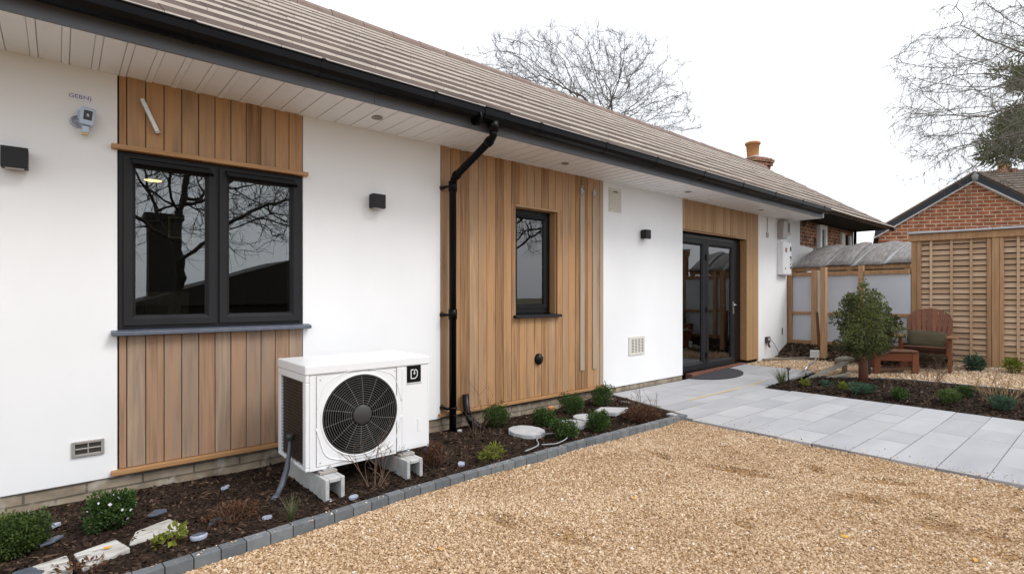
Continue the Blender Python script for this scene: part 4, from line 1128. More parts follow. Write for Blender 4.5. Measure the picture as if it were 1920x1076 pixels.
s = MB(T); s.box(PX0 - 0.004, PX1 + 0.004, PY0 - 0.006, PY1 + 0.004, ZL, PZ1)
s.build('lid', M['pumpwhite'], pump, bev=0.010, seg=3)
s = MB(T); s.box(2.100, 2.128, PY0 - 0.009, PY0 - 0.0055, 0.262, 0.36); s.box(2.107, 2.121, PY0 - 0.0095, PY0 - 0.008, 0.275, 0.352)
s.build('recessed_grip', M['pumpwhite'], pump, bev=0.002)
s = MB(T); s.box(PX1, PX1 + 0.018, PY0 + 0.1, PY0 + 0.18, 0.55, 0.64); s.build('side_handle', M['anth'], pump, bev=0.006)
s = MB(T); s.box(2.005, 2.126, PY0 - 0.0085, PY0 - 0.0058, 0.645, 0.772); badge = s.build('badge', M['blackink'], pump)
s = MB(T)
yb = PY0 - 0.0092
def stroke(mb, pts, r=0.0034):
    for a, d in zip(pts[:-1], pts[1:]):
        v = Vector((d[0] - a[0], 0, d[1] - a[1])); L = v.length + r
        mb.cbox((0, 0, 0), (L, 0.001, r * 2), 0, xf=Matrix.Translation(((a[0] + d[0]) / 2, yb, (a[1] + d[1]) / 2)) @ Matrix.Rotation(-math.atan2(v.z, v.x), 4, 'Y'))
cxb, czb = 2.066, 0.708
stroke(s, [(cxb - 0.026, czb - 0.034), (cxb - 0.026, czb + 0.032), (cxb - 0.006, czb + 0.034)])
stroke(s, [(cxb - 0.026, czb - 0.034), (cxb + 0.008, czb - 0.034), (cxb + 0.024, czb - 0.022), (cxb + 0.030, czb), (cxb + 0.027, czb + 0.022), (cxb + 0.014, czb + 0.034), (cxb + 0.004, czb + 0.028), (cxb + 0.002, czb + 0.002)])
stroke(s, [(cxb - 0.004, czb + 0.006), (cxb + 0.003, czb - 0.002), (cxb + 0.009, czb + 0.008)], 0.003)
s.build('emblem', M['paper'], badge)
s = MB(T); add_text(s, 'TAZZA-IPPD NAETUM', 0.0135, (2.066, PY0 - 0.0062, 0.632)); s.build('lettering', M['blackink'], pump)
s = MB(T)
for (x, z) in [(1.345, 0.735), (1.905, 0.745), (1.345, 0.172), (1.935, 0.14), (1.70, 0.769)]:
    s.lathe([(0.005, PY0 - 0.0065), (0.0005, PY0 - 0.007)], (x, 0, z), 'y', 8)
s.build('screws', M['pumpgrey'], pump)
s = MB(T); s.lathe([(FR + 0.002, PY0 - 0.0065), (FR - 0.010, PY0 - 0.0075), (FR - 0.012, PY0 + 0.052)], (FCX, 0, FCZ), 'y', 64); s.build('fan_rim', M['void'], pump)
# fan behind the grille
s = MB(T)
s.lathe([(FR + 0.01, PY0 + 0.05), (FR + 0.005, PY0 + 0.20), (0.0005, PY0 + 0.201)], (FCX, 0, FCZ), 'y', 48)
s.build('fan_housing', M['void'], pump)
fan = None
s = MB(T); s.lathe([(0.085, PY0 + 0.09), (0.09, PY0 + 0.17)], (FCX, 0, FCZ), 'y', 24); s.disc((FCX, PY0 + 0.09, FCZ), 0.085, 'y', 24); fan = s.build('fan', M['void'], pump)
for kk in range(3):
    a0 = kk * 2 * math.pi / 3 + 0.5
    vs, fs = [], []
    for i in range(7):
        r = 0.08 + i * 0.031
        for j in range(5):
            a = a0 + (j / 4 - 0.5) * 1.25 + i * 0.06
            vs.append((FCX + r * math.cos(a), PY0 + 0.10 + 0.07 * (j / 4) - 0.012 * math.sin(j / 4 * math.pi), FCZ + r * math.sin(a)))
    fs = [(i * 5 + j, i * 5 + j + 1, (i + 1) * 5 + j + 1, (i + 1) * 5 + j) for i in range(6) for j in range(4)]
    b_ = MB(T); b_.add(vs, fs, 0, True); b_.build('blade', M['void'], fan)
s = MB(T)                                    # wire grille: rings and spokes, slightly domed
def gy_(r): return PY0 - 0.006 - 0.020 * (1 - (r / FR) ** 2)
nr = 13
for i in range(nr):
    r = 0.085 + (FR - 0.006 - 0.085) * i / (nr - 1)
    pts = [(FCX + r * math.cos(a), gy_(r), FCZ + r * math.sin(a)) for a in np.linspace(0, 2 * math.pi, 57)]
    s.tube(pts, 0.0009, 5, caps=False)
for i in range(14):
    a = 2 * math.pi * i / 14 + 0.12
    s.tube([(FCX + r * math.cos(a + 0.10 * (r / FR)), gy_(r) + 0.004, FCZ + r * math.sin(a + 0.10 * (r / FR))) for r in np.linspace(0.06, FR - 0.002, 8)], 0.0011, 5)
s.build('fan_grille', mat('grille_wire', [(0.24, 0.235, 0.23)], rough=0.4, spec=0.5), pump)
s = MB(T); s.lathe([(0.0005, PY0 - 0.036), (0.062, PY0 - 0.034), (0.070, PY0 - 0.028), (0.070, PY0 - 0.012)], (FCX, 0, FCZ), 'y', 36); s.build('grille_hub', M['hub'], pump)
# coil on the left side
s = MB(T); s.box(PX0 + 0.024, PX0 + 0.05, PY0 + 0.05, PY1 - 0.045, 0.145, 0.725)
s.build('coil', M['fin'], pump)
s = MB(T)
for k in range(24):
    z = 0.165 + k * 0.0235; s.box(PX0 + 0.012, PX0 + 0.015, PY0 + 0.054, PY1 - 0.05, z, z + 0.003)
for k in range(5):
    y = PY0 + 0.12 + k * 0.085; s.box(PX0 + 0.010, PX0 + 0.013, y, y + 0.003, 0.15, 0.722)
s.build('coil_guard', M['finwire'], pump)
for (x, y) in [(1.385, -0.90), (1.99, -0.90)]:
    s = MB(T)
    s.box(x - 0.055, x + 0.065, y - 0.07, y + 0.09, 0.100, 0.119); s.build('foot_pad', M['ventgrey'], pump, bev=0.003)
    s = MB(T)
    s.box(x - 0.03, x + 0.045, y - 0.066, y - 0.02, 0.1195, 0.128); s.lathe([(0.014, 0.128), (0.014, 0.139), (0.0005, 0.140)], (x + 0.02, y - 0.046, 0), 'z', 6); s.lathe([(0.006, 0.139), (0.006, 0.150), (0.0005, 0.150)], (x + 0.02, y - 0.046, 0), 'z', 8)
    s.box(x - 0.02, x + 0.005, y - 0.06, y - 0.03, 0.128, 0.137, xf=Matrix.Rotation(0.05, 4, 'X'))
    s.build('foot_bracket', M['metal'], pump, bev=0.0015)
# concrete blocks
def block(x, label, yaw):
    m = MB()
    W, L, Hh, tk = 0.135, 0.62, 0.168, 0.028
    m.box(-W / 2, W / 2, 0.14, L, 0, Hh)                                # body
    m.box(-W / 2, -W / 2 + tk, -0.02, 0.14, 0, Hh); m.box(W / 2 - tk, W / 2, -0.02, 0.14, 0, Hh)
    m.box(-W / 2 + tk, W / 2 - tk, -0.02, 0.14, Hh - tk, Hh); m.box(-W / 2 + tk, W / 2 - tk, -0.02, 0.14, 0, tk * 0.8)
    o = m.build('concrete_block', M['concrete'], recenter=False, bev=0.006)
    o.location = (x, -1.055, -0.070); o.rotation_euler = (0, 0, yaw)
    tag(o, label, 'concrete block', 'concrete blocks under the heat pump')
block(1.392, 'left concrete block under the fan end of the heat pump', 0.05)
block(1.995, 'right concrete block under the service panel end of the heat pump', 0.03)

def cable(name, label, cat, pts, r, material, n=8):
    # smooth the path
    P_ = [Vector(p) for p in pts]; out_ = []
    for i in range(len(P_) - 1):
        p0, p1, p2, p3 = P_[max(i - 1, 0)], P_[i], P_[i + 1], P_[min(i + 2, len(P_) - 1)]
        for q in range(6):
            t_ = q / 6
            out_.append(0.5 * ((2 * p1) + (-p0 + p2) * t_ + (2 * p0 - 5 * p1 + 4 * p2 - p3) * t_ * t_ + (-p0 + 3 * p1 - 3 * p2 + p3) * t_ ** 3))
    out_.append(P_[-1])
    s = MB(); s.tube([tuple(p) for p in out_], r, n)
    return tag(s.build(name, material), label, cat)
r = thing('drain_pipe', 'flat dark pipe running from the coil side of the heat pump down into the mulch', 'pipe', (1.09, -0.80, -0.05))
s = MB(Matrix.Translation((-1.09, 0.80, 0.05)))
s.tube([(1.235, -0.66, 0.295), (1.225, -0.67, 0.20), (1.20, -0.70, 0.10), (1.15, -0.755, 0.02), (1.10, -0.80, -0.035)], [0.011, 0.014, 0.020, 0.020, 0.017], 10); s.build('tube', M['bluegrey'], r)
s = MB(Matrix.Translation((-1.09, 0.80, 0.05))); s.tube([(1.238, -0.655, 0.335), (1.236, -0.66, 0.29)], [0.030, 0.022], 10); s.build('cap', M['hub'], r)
s = MB(Matrix.Translation((-1.09, 0.80, 0.05))); s.tube([(1.105, -0.795, -0.028), (1.07, -0.83, -0.052)], [0.021, 0.024], 8); s.build('end_sleeve', M['slate'], r)
cable('blue_cable', 'blue cable hanging from the right end of the heat pump', 'cable', [(2.215, -0.80, 0.15), (2.235, -0.82, 0.08), (2.25, -0.84, 0.02), (2.245, -0.86, -0.05)], 0.0065, M['bluecable'])
cable('grey_cable', 'thin grey cable looped on the mulch in front of the oval stepping stone', 'cable', [(3.38, -0.93, -0.02), (3.30, -1.0, -0.005), (3.20, -1.12, -0.01), (3.02, -1.15, -0.02)], 0.006, M['greycable'])
cable('grey_cable', 'thin grey cable curling on the mulch beside the clipped bush and kerb', 'cable', [(3.52, -0.86, -0.02), (3.62, -0.98, 0.0), (3.58, -1.12, 0.0), (3.40, -1.17, -0.015), (3.26, -1.10, -0.02)], 0.006, M['greycable'])
# drain elbow standing by the downpipe
r = thing('drain_elbow', 'black angled drain pipe leaning on the wall beside the downpipe', 'drain pipe', (3.19, -0.10, -0.08))
s = MB()
s.tube([(-0.01, 0.045, 0.37), (0.0, 0.03, 0.17), (0.02, 0.0, 0.10), (0.075, -0.06, 0.045), (0.13, -0.12, 0.02)], [0.034, 0.036, 0.038, 0.036, 0.038], 14, caps=True); s.build('tube', M['black'], r)
s = MB(); s.tube([(-0.002, 0.033, 0.205), (0.0, 0.029, 0.165)], 0.042, 14); s.tube([(0.02, 0.0, 0.115), (0.028, -0.008, 0.09)], 0.042, 12); s.build('collar', M['gutterblack'], r)
for (x, y, L) in [(3.46, -0.16, 'orange terracotta fragment by the wall beside the drain elbow'), (4.40, -0.10, 'orange terracotta fragment by the wall between the clipped bushes')]:
    s = MB(); s.prism([(-0.055, 0, -0.02), (0.05, 0, -0.02), (0.06, 0, 0.035), (0.02, 0, 0.055), (-0.05, 0, 0.045)], (0.01, 0.05, 0))
    o = s.build('terracotta_fragment', M['terracotta'], recenter=False, bev=0.005); o.location = (x, y, -0.05); o.rotation_euler = (0.2, 0, 0.2); tag(o, L, 'terracotta')

# ------------------------------------------------------------------ stones and shards in the house bed
def flat_stone(name, pts, z, th, material, label, cat, group=None, tilt=(0, 0), bev=0.008):
    c = (sum(p[0] for p in pts) / len(pts), sum(p[1] for p in pts) / len(pts))
    s = MB()
    rag = []
    for a, d in zip(pts, pts[1:] + pts[:1]):
        for q in range(3):
            t_ = q / 3
            jx, jy = (random.gauss(0, 0.004), random.gauss(0, 0.004)) if q else (0, 0)
            rag.append((a[0] + (d[0] - a[0]) * t_ - c[0] + jx, a[1] + (d[1] - a[1]) * t_ - c[1] + jy, -th))
    s.prism(rag, (0, 0, th))
    o = s.build(name, material, recenter=False, bev=bev)
    o.location = (c[0], c[1], z); o.rotation_euler = (tilt[0], tilt[1], 0)
    return tag(o, label, cat, group)
G1 = 'pale stepping stones in the bed'
flat_stone('stepping_stone', [(0.285, -1.02), (0.325, -0.86), (0.50, -0.78), (0.565, -0.955)], -0.020, 0.05, M['whitestone'], 'white split stone slab nearest the leafy seedling', 'stepping stone', G1, (0.02, 0.01))
flat_stone('stepping_stone', [(0.085, -1.175), (0.055, -0.97), (0.235, -0.92), (0.285, -1.085)], -0.016, 0.05, M['whitestone'], 'white split stone slab with an orange fleck, between two others', 'stepping stone', G1, (0.03, -0.02))
flat_stone('stepping_stone', [(-0.16, -1.16), (-0.10, -1.0), (0.03, -0.965), (0.05, -1.16)], -0.018, 0.05, M['whitestone'], 'white stone slab at the bottom left corner of the bed', 'stepping stone', G1, (0.02, 0.0))
flat_stone('slate_piece', [(-0.20, -1.14), (-0.17, -1.03), (-0.10, -1.02), (-0.05, -1.10), (-0.08, -1.16)], -0.010, 0.02, M['slate'], 'flat blue slate lying on the corner stone slab', 'slate')
s = MB(); s.add([(-.022, 0, 0), (-.008, -.012, .004), (.010, -.010, .001), (.024, .002, .006), (.008, .013, .003), (-.010, .010, .006)], [(0, 1, 2, 3, 4, 5)])
o = s.build('orange_leaf', M['autumn'], recenter=False); o.location = (0.19, -1.03, -0.009); tag(o, 'small orange leaf lying on the middle white stone slab', 'leaf')
def oval(cx, cy, a, b, rz=0, n=12): return [(cx + math.cos(t_) * a * math.cos(rz) - math.sin(t_) * b * math.sin(rz), cy + math.cos(t_) * a * math.sin(rz) + math.sin(t_) * b * math.cos(rz)) for t_ in np.linspace(0, 2 * math.pi, n, endpoint=False)]
flat_stone('stepping_stone', oval(3.43, -0.72, 0.165, 0.20), 0.012, 0.045, M['greystone'], 'smooth oval pale grey stepping stone beside the looped cable', 'stepping stone', G1, (0.0, 0.0))
flat_stone('stepping_stone', oval(3.98, -0.80, 0.14, 0.15), 0.010, 0.045, M['greystone'], 'pale grey stepping stone half hidden between clipped bushes', 'stepping stone', G1)
flat_stone('stepping_stone', oval(4.30, -0.70, 0.14, 0.13), 0.010, 0.045, M['greystone'], 'small pale grey stepping stone behind the clipped bushes', 'stepping stone', G1)
flat_stone('stepping_stone', [(4.62, -0.86), (4.48, -0.66), (4.72, -0.56), (4.95, -0.78)], 0.03, 0.045, M['greystone'], 'squarish pale grey stepping stone beside the dead brown heather', 'stepping stone', G1)
SH = [(-0.035, -0.44, 0.045, 0.025, 'opal', 'oval white pebble-like light beside the leftmost green bush'), (-0.035, -0.715, 0.075, 0.038, 'slate', 'pointed blue slate shard between the leftmost bush and the white slabs'),
      (0.455, -0.635, 0.060, 0.035, 'slate', 'pointed blue slate shard beside the white flowering bush'), (0.70, -0.975, 0.050, 0.030, 'slate', 'blue slate shard beside the dead brown shrub'),
      (0.875, -0.42, 0.032, 0.020, 'opal', 'small white chip near the plinth left of the heat pump'), (0.955, -1.115, 0.032, 0.022, 'opal', 'small lilac chip beside the grass tuft'),
      (1.49, -1.14, 0.035, 0.024, 'opal', 'small white chip in front of the left concrete block'), (2.42, -1.06, 0.035, 0.026, 'opal', 'small pale blue chip right of the heat pump'),
      (4.77, -1.24, 0.025, 0.02, 'whitestone', 'small white pebble among the dead brown heather'), (1.29, -0.42, 0.03, 0.02, 'greystone', 'pale chip behind the left concrete block'),
      (3.05, -0.14, 0.03, 0.02, 'greystone', 'pale stone chip at the foot of the downpipe'), (3.62, -0.62, 0.05, 0.03, 'greystone', 'pale stone chip beside the oval stepping stone')]
for i, (x, y, a, b_, m_, L) in enumerate(SH):
    rz = random.uniform(0.2, 0.9)
    if m_ == 'slate':
        pts = [(x + u * math.cos(rz) - v * math.sin(rz), y + u * math.sin(rz) + v * math.cos(rz)) for u, v in [(-a, -b_ * 0.3), (-a * 0.2, -b_), (a * 0.8, -b_ * 0.6), (a, b_ * 0.5), (0, b_)]]
    else: pts = oval(x, y, a, b_, rz, 9)
    flat_stone('slate_shard' if m_ == 'slate' else 'stone_chip', pts, float(bed1_z(x, y)) + 0.022, 0.014, M[m_], L, 'slate' if m_ == 'slate' else 'stone', None, (random.uniform(-.12, .12), random.uniform(-.12, .12)), 0.004)
r = thing('solar_light', 'oval dark solar light with a pale rim set in the mulch near the kerb', 'garden light', (0.585, -1.165, -0.03))
s = MB(); s.lathe([(0.040, 0.0), (0.044, 0.018), (0.036, 0.024)], (0, 0, 0), 'z', 20); o = s.build('rim', M['opal'], r); o.scale = (1, 0.75, 1)
s = MB(); s.lathe([(0.036, 0.022), (0.02, 0.028), (0.0005, 0.03)], (0, 0, 0), 'z', 20); o = s.build('solar_panel', M['slate'], r); o.scale = (1, 0.75, 1)

# ------------------------------------------------------------------ plants
def leaves(name, parent, clumps, n, size, material, up=0.35, aspect=0.5, shell=0.55, seed=None, droop=0.0):
    """clumps: list of (cx,cy,cz, rx,ry,rz); leaf-sized faces, denser towards each clump's skin"""
    rg = np.random.default_rng(seed if seed is not None else random.randrange(10 ** 6))
    C = np.array(clumps, float)
    wts = C[:, 3] * C[:, 4] * C[:, 5]; wts = wts ** 0.8; wts /= wts.sum()
    idx = rg.choice(len(C), n, p=wts)
    d = rg.normal(size=(n, 3)); d /= np.linalg.norm(d, axis=1)[:, None]
    rad = np.where(rg.random(n) < shell, rg.uniform(0.78, 1.08, n), rg.random(n) ** 0.5)
    P = C[idx, :3] + d * C[idx, 3:] * rad[:, None]
    dirv = d + np.array([0, 0, up]) + rg.normal(0, 0.55, (n, 3)); dirv[:, 2] -= droop
    dirv /= np.linalg.norm(dirv, axis=1)[:, None]
    nr_ = rg.normal(size=(n, 3)); sd = np.cross(dirv, nr_); sd /= np.linalg.norm(sd, axis=1)[:, None] + 1e-9
    nn = np.cross(sd, dirv)
    L = size * (0.6 + 0.8 * rg.random(n)); W = L * aspect * (0.8 + 0.4 * rg.random(n))
    a = P; tip = P + dirv * L[:, None]
    mid = P + dirv * (L * 0.45)[:, None] + nn * (L * 0.10)[:, None]
    l = mid + sd * (W / 2)[:, None]; r_ = mid - sd * (W / 2)[:, None]
    V = np.stack([a, l, tip, r_], 1).reshape(-1, 3)
    F = np.arange(n * 4).reshape(-1, 4)
    cl = rg.random(len(C))
    rn = np.clip(0.55 * rg.random(n) + 0.45 * cl[idx] + 0.12 * (d[:, 2]), 0, 1)
    return np_mesh(name, V, F, np.repeat(rn, 4), material, parent)
def twigs(name, parent, n, h, spread, r0, material, base=0.02, fork=2, seed=1, curve=0.3):
    rg = random.Random(seed); s = MB()
    def br(p, d, L, r, lvl):
        pts = [p]; q = Vector(p); dd = Vector(d).normalized()
        for i in range(4):
            dd = (dd + Vector((rg.gauss(0, curve * .35), rg.gauss(0, curve * .35), rg.gauss(0.03, .08)))).normalized()
            q = q + dd * L / 4; pts.append(tuple(q))
        s.tube(pts, [r * (1 - 0.15 * i) for i in range(5)], 4, caps=False)
        if lvl > 0:
            for k in range(rg.choice([2, 2, 3])):
                i = rg.choice([2, 3, 4]); nd = dd + Vector((rg.gauss(0, .6), rg.gauss(0, .6), rg.gauss(.1, .3)))
                br(pts[i], nd, L * rg.uniform(.4, .65), r * .6, lvl - 1)
    for k in range(n):
        a = rg.uniform(0, 6.28); sp = spread * rg.uniform(.3, 1)
        br((math.cos(a) * base, math.sin(a) * base, -0.01), (math.cos(a) * sp, math.sin(a) * sp, 1), h * rg.uniform(.5, .9), r0, fork)
    return s.build(name, material, parent)
def bush(x, y, z, r, h, label, material='leaf', n=900, size=0.030, name='bush', group=None, lumps=9, stems=True, cat='bush', seed=0):
    t_ = thing(name, label, cat, (x, y, z), 0, group)
    rg = random.Random(seed * 13 + int(x * 100))
    cl = [(0, 0, h * .48, r * .72, r * .72, h * .46)]
    for k in range(lumps):
        a = 2.4 * k + rg.uniform(0, .8); q = r * rg.uniform(.35, .72)
        rr = r * rg.uniform(.26, .42)
        cl.append((math.cos(a) * q, math.sin(a) * q, h * rg.uniform(.28, .82), rr, rr, rr * .9))
    for k in range(8):                     # stray sprigs breaking the outline
        a = rg.uniform(0, 6.28); q = r * rg.uniform(.2, 1.0)
        cl.append((math.cos(a) * q, math.sin(a) * q, h * rg.uniform(.65, 1.12) * (1.1 - .35 * q / r), r * .10, r * .10, h * .15))
    leaves('foliage', t_, cl, n, size, M[material], seed=seed + 5)
    if stems: twigs('stems', t_, 6, h * .7, .8, .004, M['twig'], .015, 1, seed)
    return t_
bush(-0.175, -0.73, -0.045, 0.155, 0.20, 'bright green bush cut by the left edge of the picture', 'leafbright', 6500, 0.019, seed=1, lumps=14)
fb = bush(0.235, -0.66, -0.045, 0.135, 0.215, 'dark green bush dotted with white flowers beside the plinth', 'leaf', 6500, 0.016, seed=2, lumps=14)
leaves('flowers', fb, [(0, -0.02, 0.13, 0.115, 0.115, 0.08)], 20, 0.016, M['petal'], aspect=1.0, shell=1.0, seed=3)
t_ = thing('dead_leaf_pile', 'curled dry brown leaves between the white slabs at the bottom left', 'dead leaves', (0.06, -1.15, -0.03)); leaves('dead_leaves', t_, [(-.02, 0, .012, .06, .05, .012), (.05, -.02, .014, .06, .04, .014)], 90, .028, M['deadleaf'], aspect=.4, up=.05, seed=9)
t_ = thing('seedling', 'pale green leafy seedling between the white slabs and the kerb', 'seedling', (0.445, -1.13, -0.035)); leaves('foliage', t_, [(0.03, 0, 0.05, .05, .04, .04), (-0.04, 0, .03, .03, .03, .03)], 60, 0.036, M['leafyellow'], aspect=.7, seed=4)
twigs('stems', t_, 4, 0.08, 1.0, .003, M['twig'], .01, 1, 4)
def dead_shrub(x, y, z, r, h, label, n=700, seed=5, size=0.016, nt=14):
    t_ = thing('dead_shrub', label, 'dead shrub', (x, y, z))
    leaves('dead_leaves', t_, [(0, 0, h * .42, r, r * .8, h * .45), (r * .4, 0, h * .35, r * .6, r * .5, h * .35), (-r * .45, 0.02, h * .3, r * .55, r * .5, h * .3)], n, size, M['deadleaf'], shell=.2, aspect=.6, seed=seed)
    twigs('twigs', t_, nt, h, 1.0, .003, M['twig'], r * .3, 2, seed)
    return t_
dead_shrub(0.80, -0.98, -0.05, 0.15, 0.12, 'low dead red-brown shrub left of the grey drain pipe', 1000, 5)
dead_shrub(2.24, -0.93, -0.05, 0.10, 0.24, 'upright dead russet shrub at the right end of the heat pump', 1300, 6)
dead_shrub(4.78, -1.08, -0.03, 0.24, 0.15, 'wide dead brown heather at the paving end of the house bed', 2200, 7, 0.018, 22)
t_ = thing('bare_twigs', 'bare upright brown twigs rising from the heather beside the paving', 'twigs', (5.03, -1.0, -0.02)); twigs('twigs', t_, 9, .27, .35, .0035, M['twig'], .10, 2, 31)
t_ = thing('bare_twigs', 'bare reddish twigs in front of the heat pump between its blocks', 'twigs', (1.68, -1.06, -0.05)); twigs('twigs', t_, 7, .34, .75, .0045, M['twig'], .03, 2, 32)
t_ = thing('bare_twigs', 'thin red-brown stems at the foot of the drain elbow', 'twigs', (3.06, -0.40, -0.05)); twigs('twigs', t_, 8, .28, .6, .003, M['twig'], .05, 2, 33)
t_ = thing('bare_twigs', 'thin bare twigs poking above the bush beside the drain elbow', 'twigs', (3.30, -0.22, -0.03)); twigs('twigs', t_, 4, .42, .25, .0028, M['twig'], .02, 2, 34)
def grass(x, y, z, h, n, label, spread=.5, w=.005, seed=1, material='grass'):
    t_ = thing('grass_tuft', label, 'grass', (x, y, z)); rg = random.Random(seed); s = MB()
    for k in range(n):
        a = rg.uniform(0, 6.28); sp = rg.uniform(.1, 1) * spread; L = h * rg.uniform(.6, 1.05)
        p = Vector((math.cos(a) * .02 * rg.random(), math.sin(a) * .02 * rg.random(), 0)); d = Vector((math.cos(a) * sp, math.sin(a) * sp, 1)).normalized()
        sd = Vector((-math.sin(a + rg.uniform(-1, 1)), math.cos(a), 0)).normalized() * w / 2
        pts = []
        for i in range(5):
            pts.append((p + sd * (1 - i / 4.3), p - sd * (1 - i / 4.3))); p = p + d * L / 4; d = (d + Vector((math.cos(a) * .12, math.sin(a) * .12, -.10))).normalized()
        vs = [tuple(q) for pr in pts for q in pr]
        s.add(vs, [(2 * i, 2 * i + 1, 2 * i + 3, 2 * i + 2) for i in range(4)])
    s.build('blades', M[material], t_)
grass(1.06, -1.22, -0.04, .17, 60, 'small green grass tuft at the kerb in front of the grey drain pipe', .55, .004, 1)
grass(7.86, -1.27, 0.015, .33, 170, 'wispy grey-green grass tuft at the near corner of the far bed', .55, .006, 2)
t_ = thing('fern_plant', 'pale green feathery plant alone on bare mulch right of the heat pump', 'plant', (2.71, -1.07, -0.04))
leaves('fronds', t_, [(0.03, 0, .05, .08, .06, .05), (-.05, .0, .035, .06, .05, .035), (.06, .03, .08, .05, .04, .03)], 360, .032, M['leafyellow'], aspect=.28, up=.1, seed=8); twigs('stems', t_, 7, .13, 1.1, .003, M['twig'], .015, 1, 8)
BU = [(3.42, -0.26, .16, .24, 'round clipped green bush against the cladding beside the drain elbow'), (3.80, -0.58, .135, .20, 'round clipped green bush between the oval stepping stone and the wall'),
      (3.60, -1.05, .14, .20, 'round clipped green bush nearest the kerb, beside the looped cable'), (4.47, -0.36, .16, .24, 'round clipped green bush against the wall next to an orange fragment'),
      (4.10, -1.05, .145, .21, 'round clipped green bush nearest the kerb, in front of the squarish stone'), (5.02, -0.33, .155, .25, 'round clipped green bush at the far end of the row, by the paving')]
for i, (x, y, r, h, L) in enumerate(BU):
    bush(x, y, float(bed1_z(x, y)) - .01, r, h, L, 'leaf', 3600, .017, group='clipped green bushes in the house bed', seed=20 + i, lumps=11)
# far bed plants
FB = [(7.85, -1.60, .07, .09, 'leafyellow', 140, .03, 'small yellow-green plant near the grass tuft in the far bed'), (7.90, -2.05, .06, .10, 'leafyellow', 130, .035, 'small yellow-green seedling left of the spreading blue-green plant'),
      (7.84, -2.27, .15, .11, 'leafblue', 2000, .022, 'spreading blue-green plant below the rusty trunk'), (7.80, -2.68, .11, .13, 'leaf', 1700, .019, 'small rounded green plant in the middle of the far bed'),
      (7.86, -3.15, .13, .15, 'leafbright', 1900, .02, 'bright green plant in front of a darker twin in the far bed'), (8.25, -3.22, .12, .14, 'leaf', 1700, .02, 'darker green plant behind its bright twin in the far bed'),
      (7.87, -3.60, .13, .15, 'leafblue', 1900, .02, 'blue-green plant below the bare straw-coloured shrub'), (8.02, -1.80, .09, .08, 'leafblue', 300, .03, 'low teal plant at the end of the grey plank'),
      (10.95, -2.93, .17, .24, 'leafblue', 1000, .04, 'dark green bush at the foot of the trellis post'), (11.05, -3.36, .13, .22, 'leafyellow', 500, .045, 'yellow-green bush at the foot of the second trellis bay')]
for i, (x, y, r, h, m_, n, sz, L) in enumerate(FB):
    zz = float(bed2_z(np.float64(x), np.float64(y))) if x < 9.3 else rise(x) - .01
    bush(x, y, zz, r, h, L, m_, n, sz, 'garden_plant', None, 6, True, 'plant', seed=40 + i)
t_ = thing('bare_shrub', 'bare straw-coloured shrub behind the blue-green plant in the far bed', 'shrub', (8.1, -3.55, 0.03)); twigs('twigs', t_, 16, .36, .9, .006, M['yellowtwig'], .03, 2, 51)
t_ = thing('bare_shrub', 'fan of bare red-brown twigs in the middle of the far bed', 'shrub', (8.75, -2.75, 0.07)); twigs('twigs', t_, 22, .36, .9, .004, M['twig'], .10, 2, 52)
t_ = thing('bare_shrub', 'small bare pale twigs above the rounded green plant', 'shrub', (8.05, -2.62, 0.05)); twigs('twigs', t_, 8, .20, .9, .003, M['twig'], .04, 1, 53)
# evergreen shrub on a stout rusty trunk, and the dark one behind
ev = thing('evergreen_shrub', 'evergreen shrub with a dense olive crown on a stout rusty trunk in the far bed', 'shrub', (8.62, -2.07, 0.03))
s = MB(); s.tube([(0, 0, -.03), (0.005, 0, .18), (0, .0, .44)], [.060, .060, .054], 14); s.build('trunk', M['rust'], ev)
s = MB()
for k in range(9):
    a = k * .7; s.tube([(0, 0, .40), (math.cos(a) * .10, math.sin(a) * .10, .60), (math.cos(a) * .25, math.sin(a) * .25, .85 + .05 * (k % 3))], [.018, .012, .005], 6)
s.build('limbs', M['mirrorbark'], ev)
cl = [(0, 0, .80, .24, .24, .34), (0, 0, 1.1, .17, .17, .24), (0, 0, .52, .13, .13, .16)]
rg = random.Random(4)
for k in range(34):
    a = rg.uniform(0, 6.28); z = rg.uniform(.48, 1.22); q = (.36 - abs(z - .80) * .42) * rg.uniform(.6, 1.15); rr = rg.uniform(.05, .11)
    cl.append((math.cos(a) * q, math.sin(a) * q, z, rr, rr, rr * 1.1))
cl += [(.03, 0, 1.36, .07, .07, .12), (.10, -.08, 1.26, .08, .08, .09), (-.16, .12, 1.22, .07, .07, .08), (.0, .0, 1.46, .03, .03, .07)]
leaves('crown', ev, cl, 9000, .036, M['leafolive'], seed=61, shell=.4, aspect=.5)
e2 = thing('evergreen_shrub', 'darker bronze shrub half hidden behind the olive shrub on its rusty trunk', 'shrub', (9.62, -1.86, 0.07))
s = MB(); s.tube([(0, 0, -.03), (0, 0, .5)], [.03, .02], 8); s.build('trunk', M['mirrorbark'], e2)
cl = [(0, 0, .70, .24, .24, .30)]
for k in range(20):
    a = rg.uniform(0, 6.28); z = rg.uniform(.40, 1.05); q = (.33 - abs(z - .75) * .4) * rg.uniform(.7, 1.1); rr = rg.uniform(.08, .13); cl.append((math.cos(a) * q, math.sin(a) * q, z, rr, rr, rr))
leaves('crown', e2, cl, 5200, .045, M['leafdark'], seed=62, shell=.4)

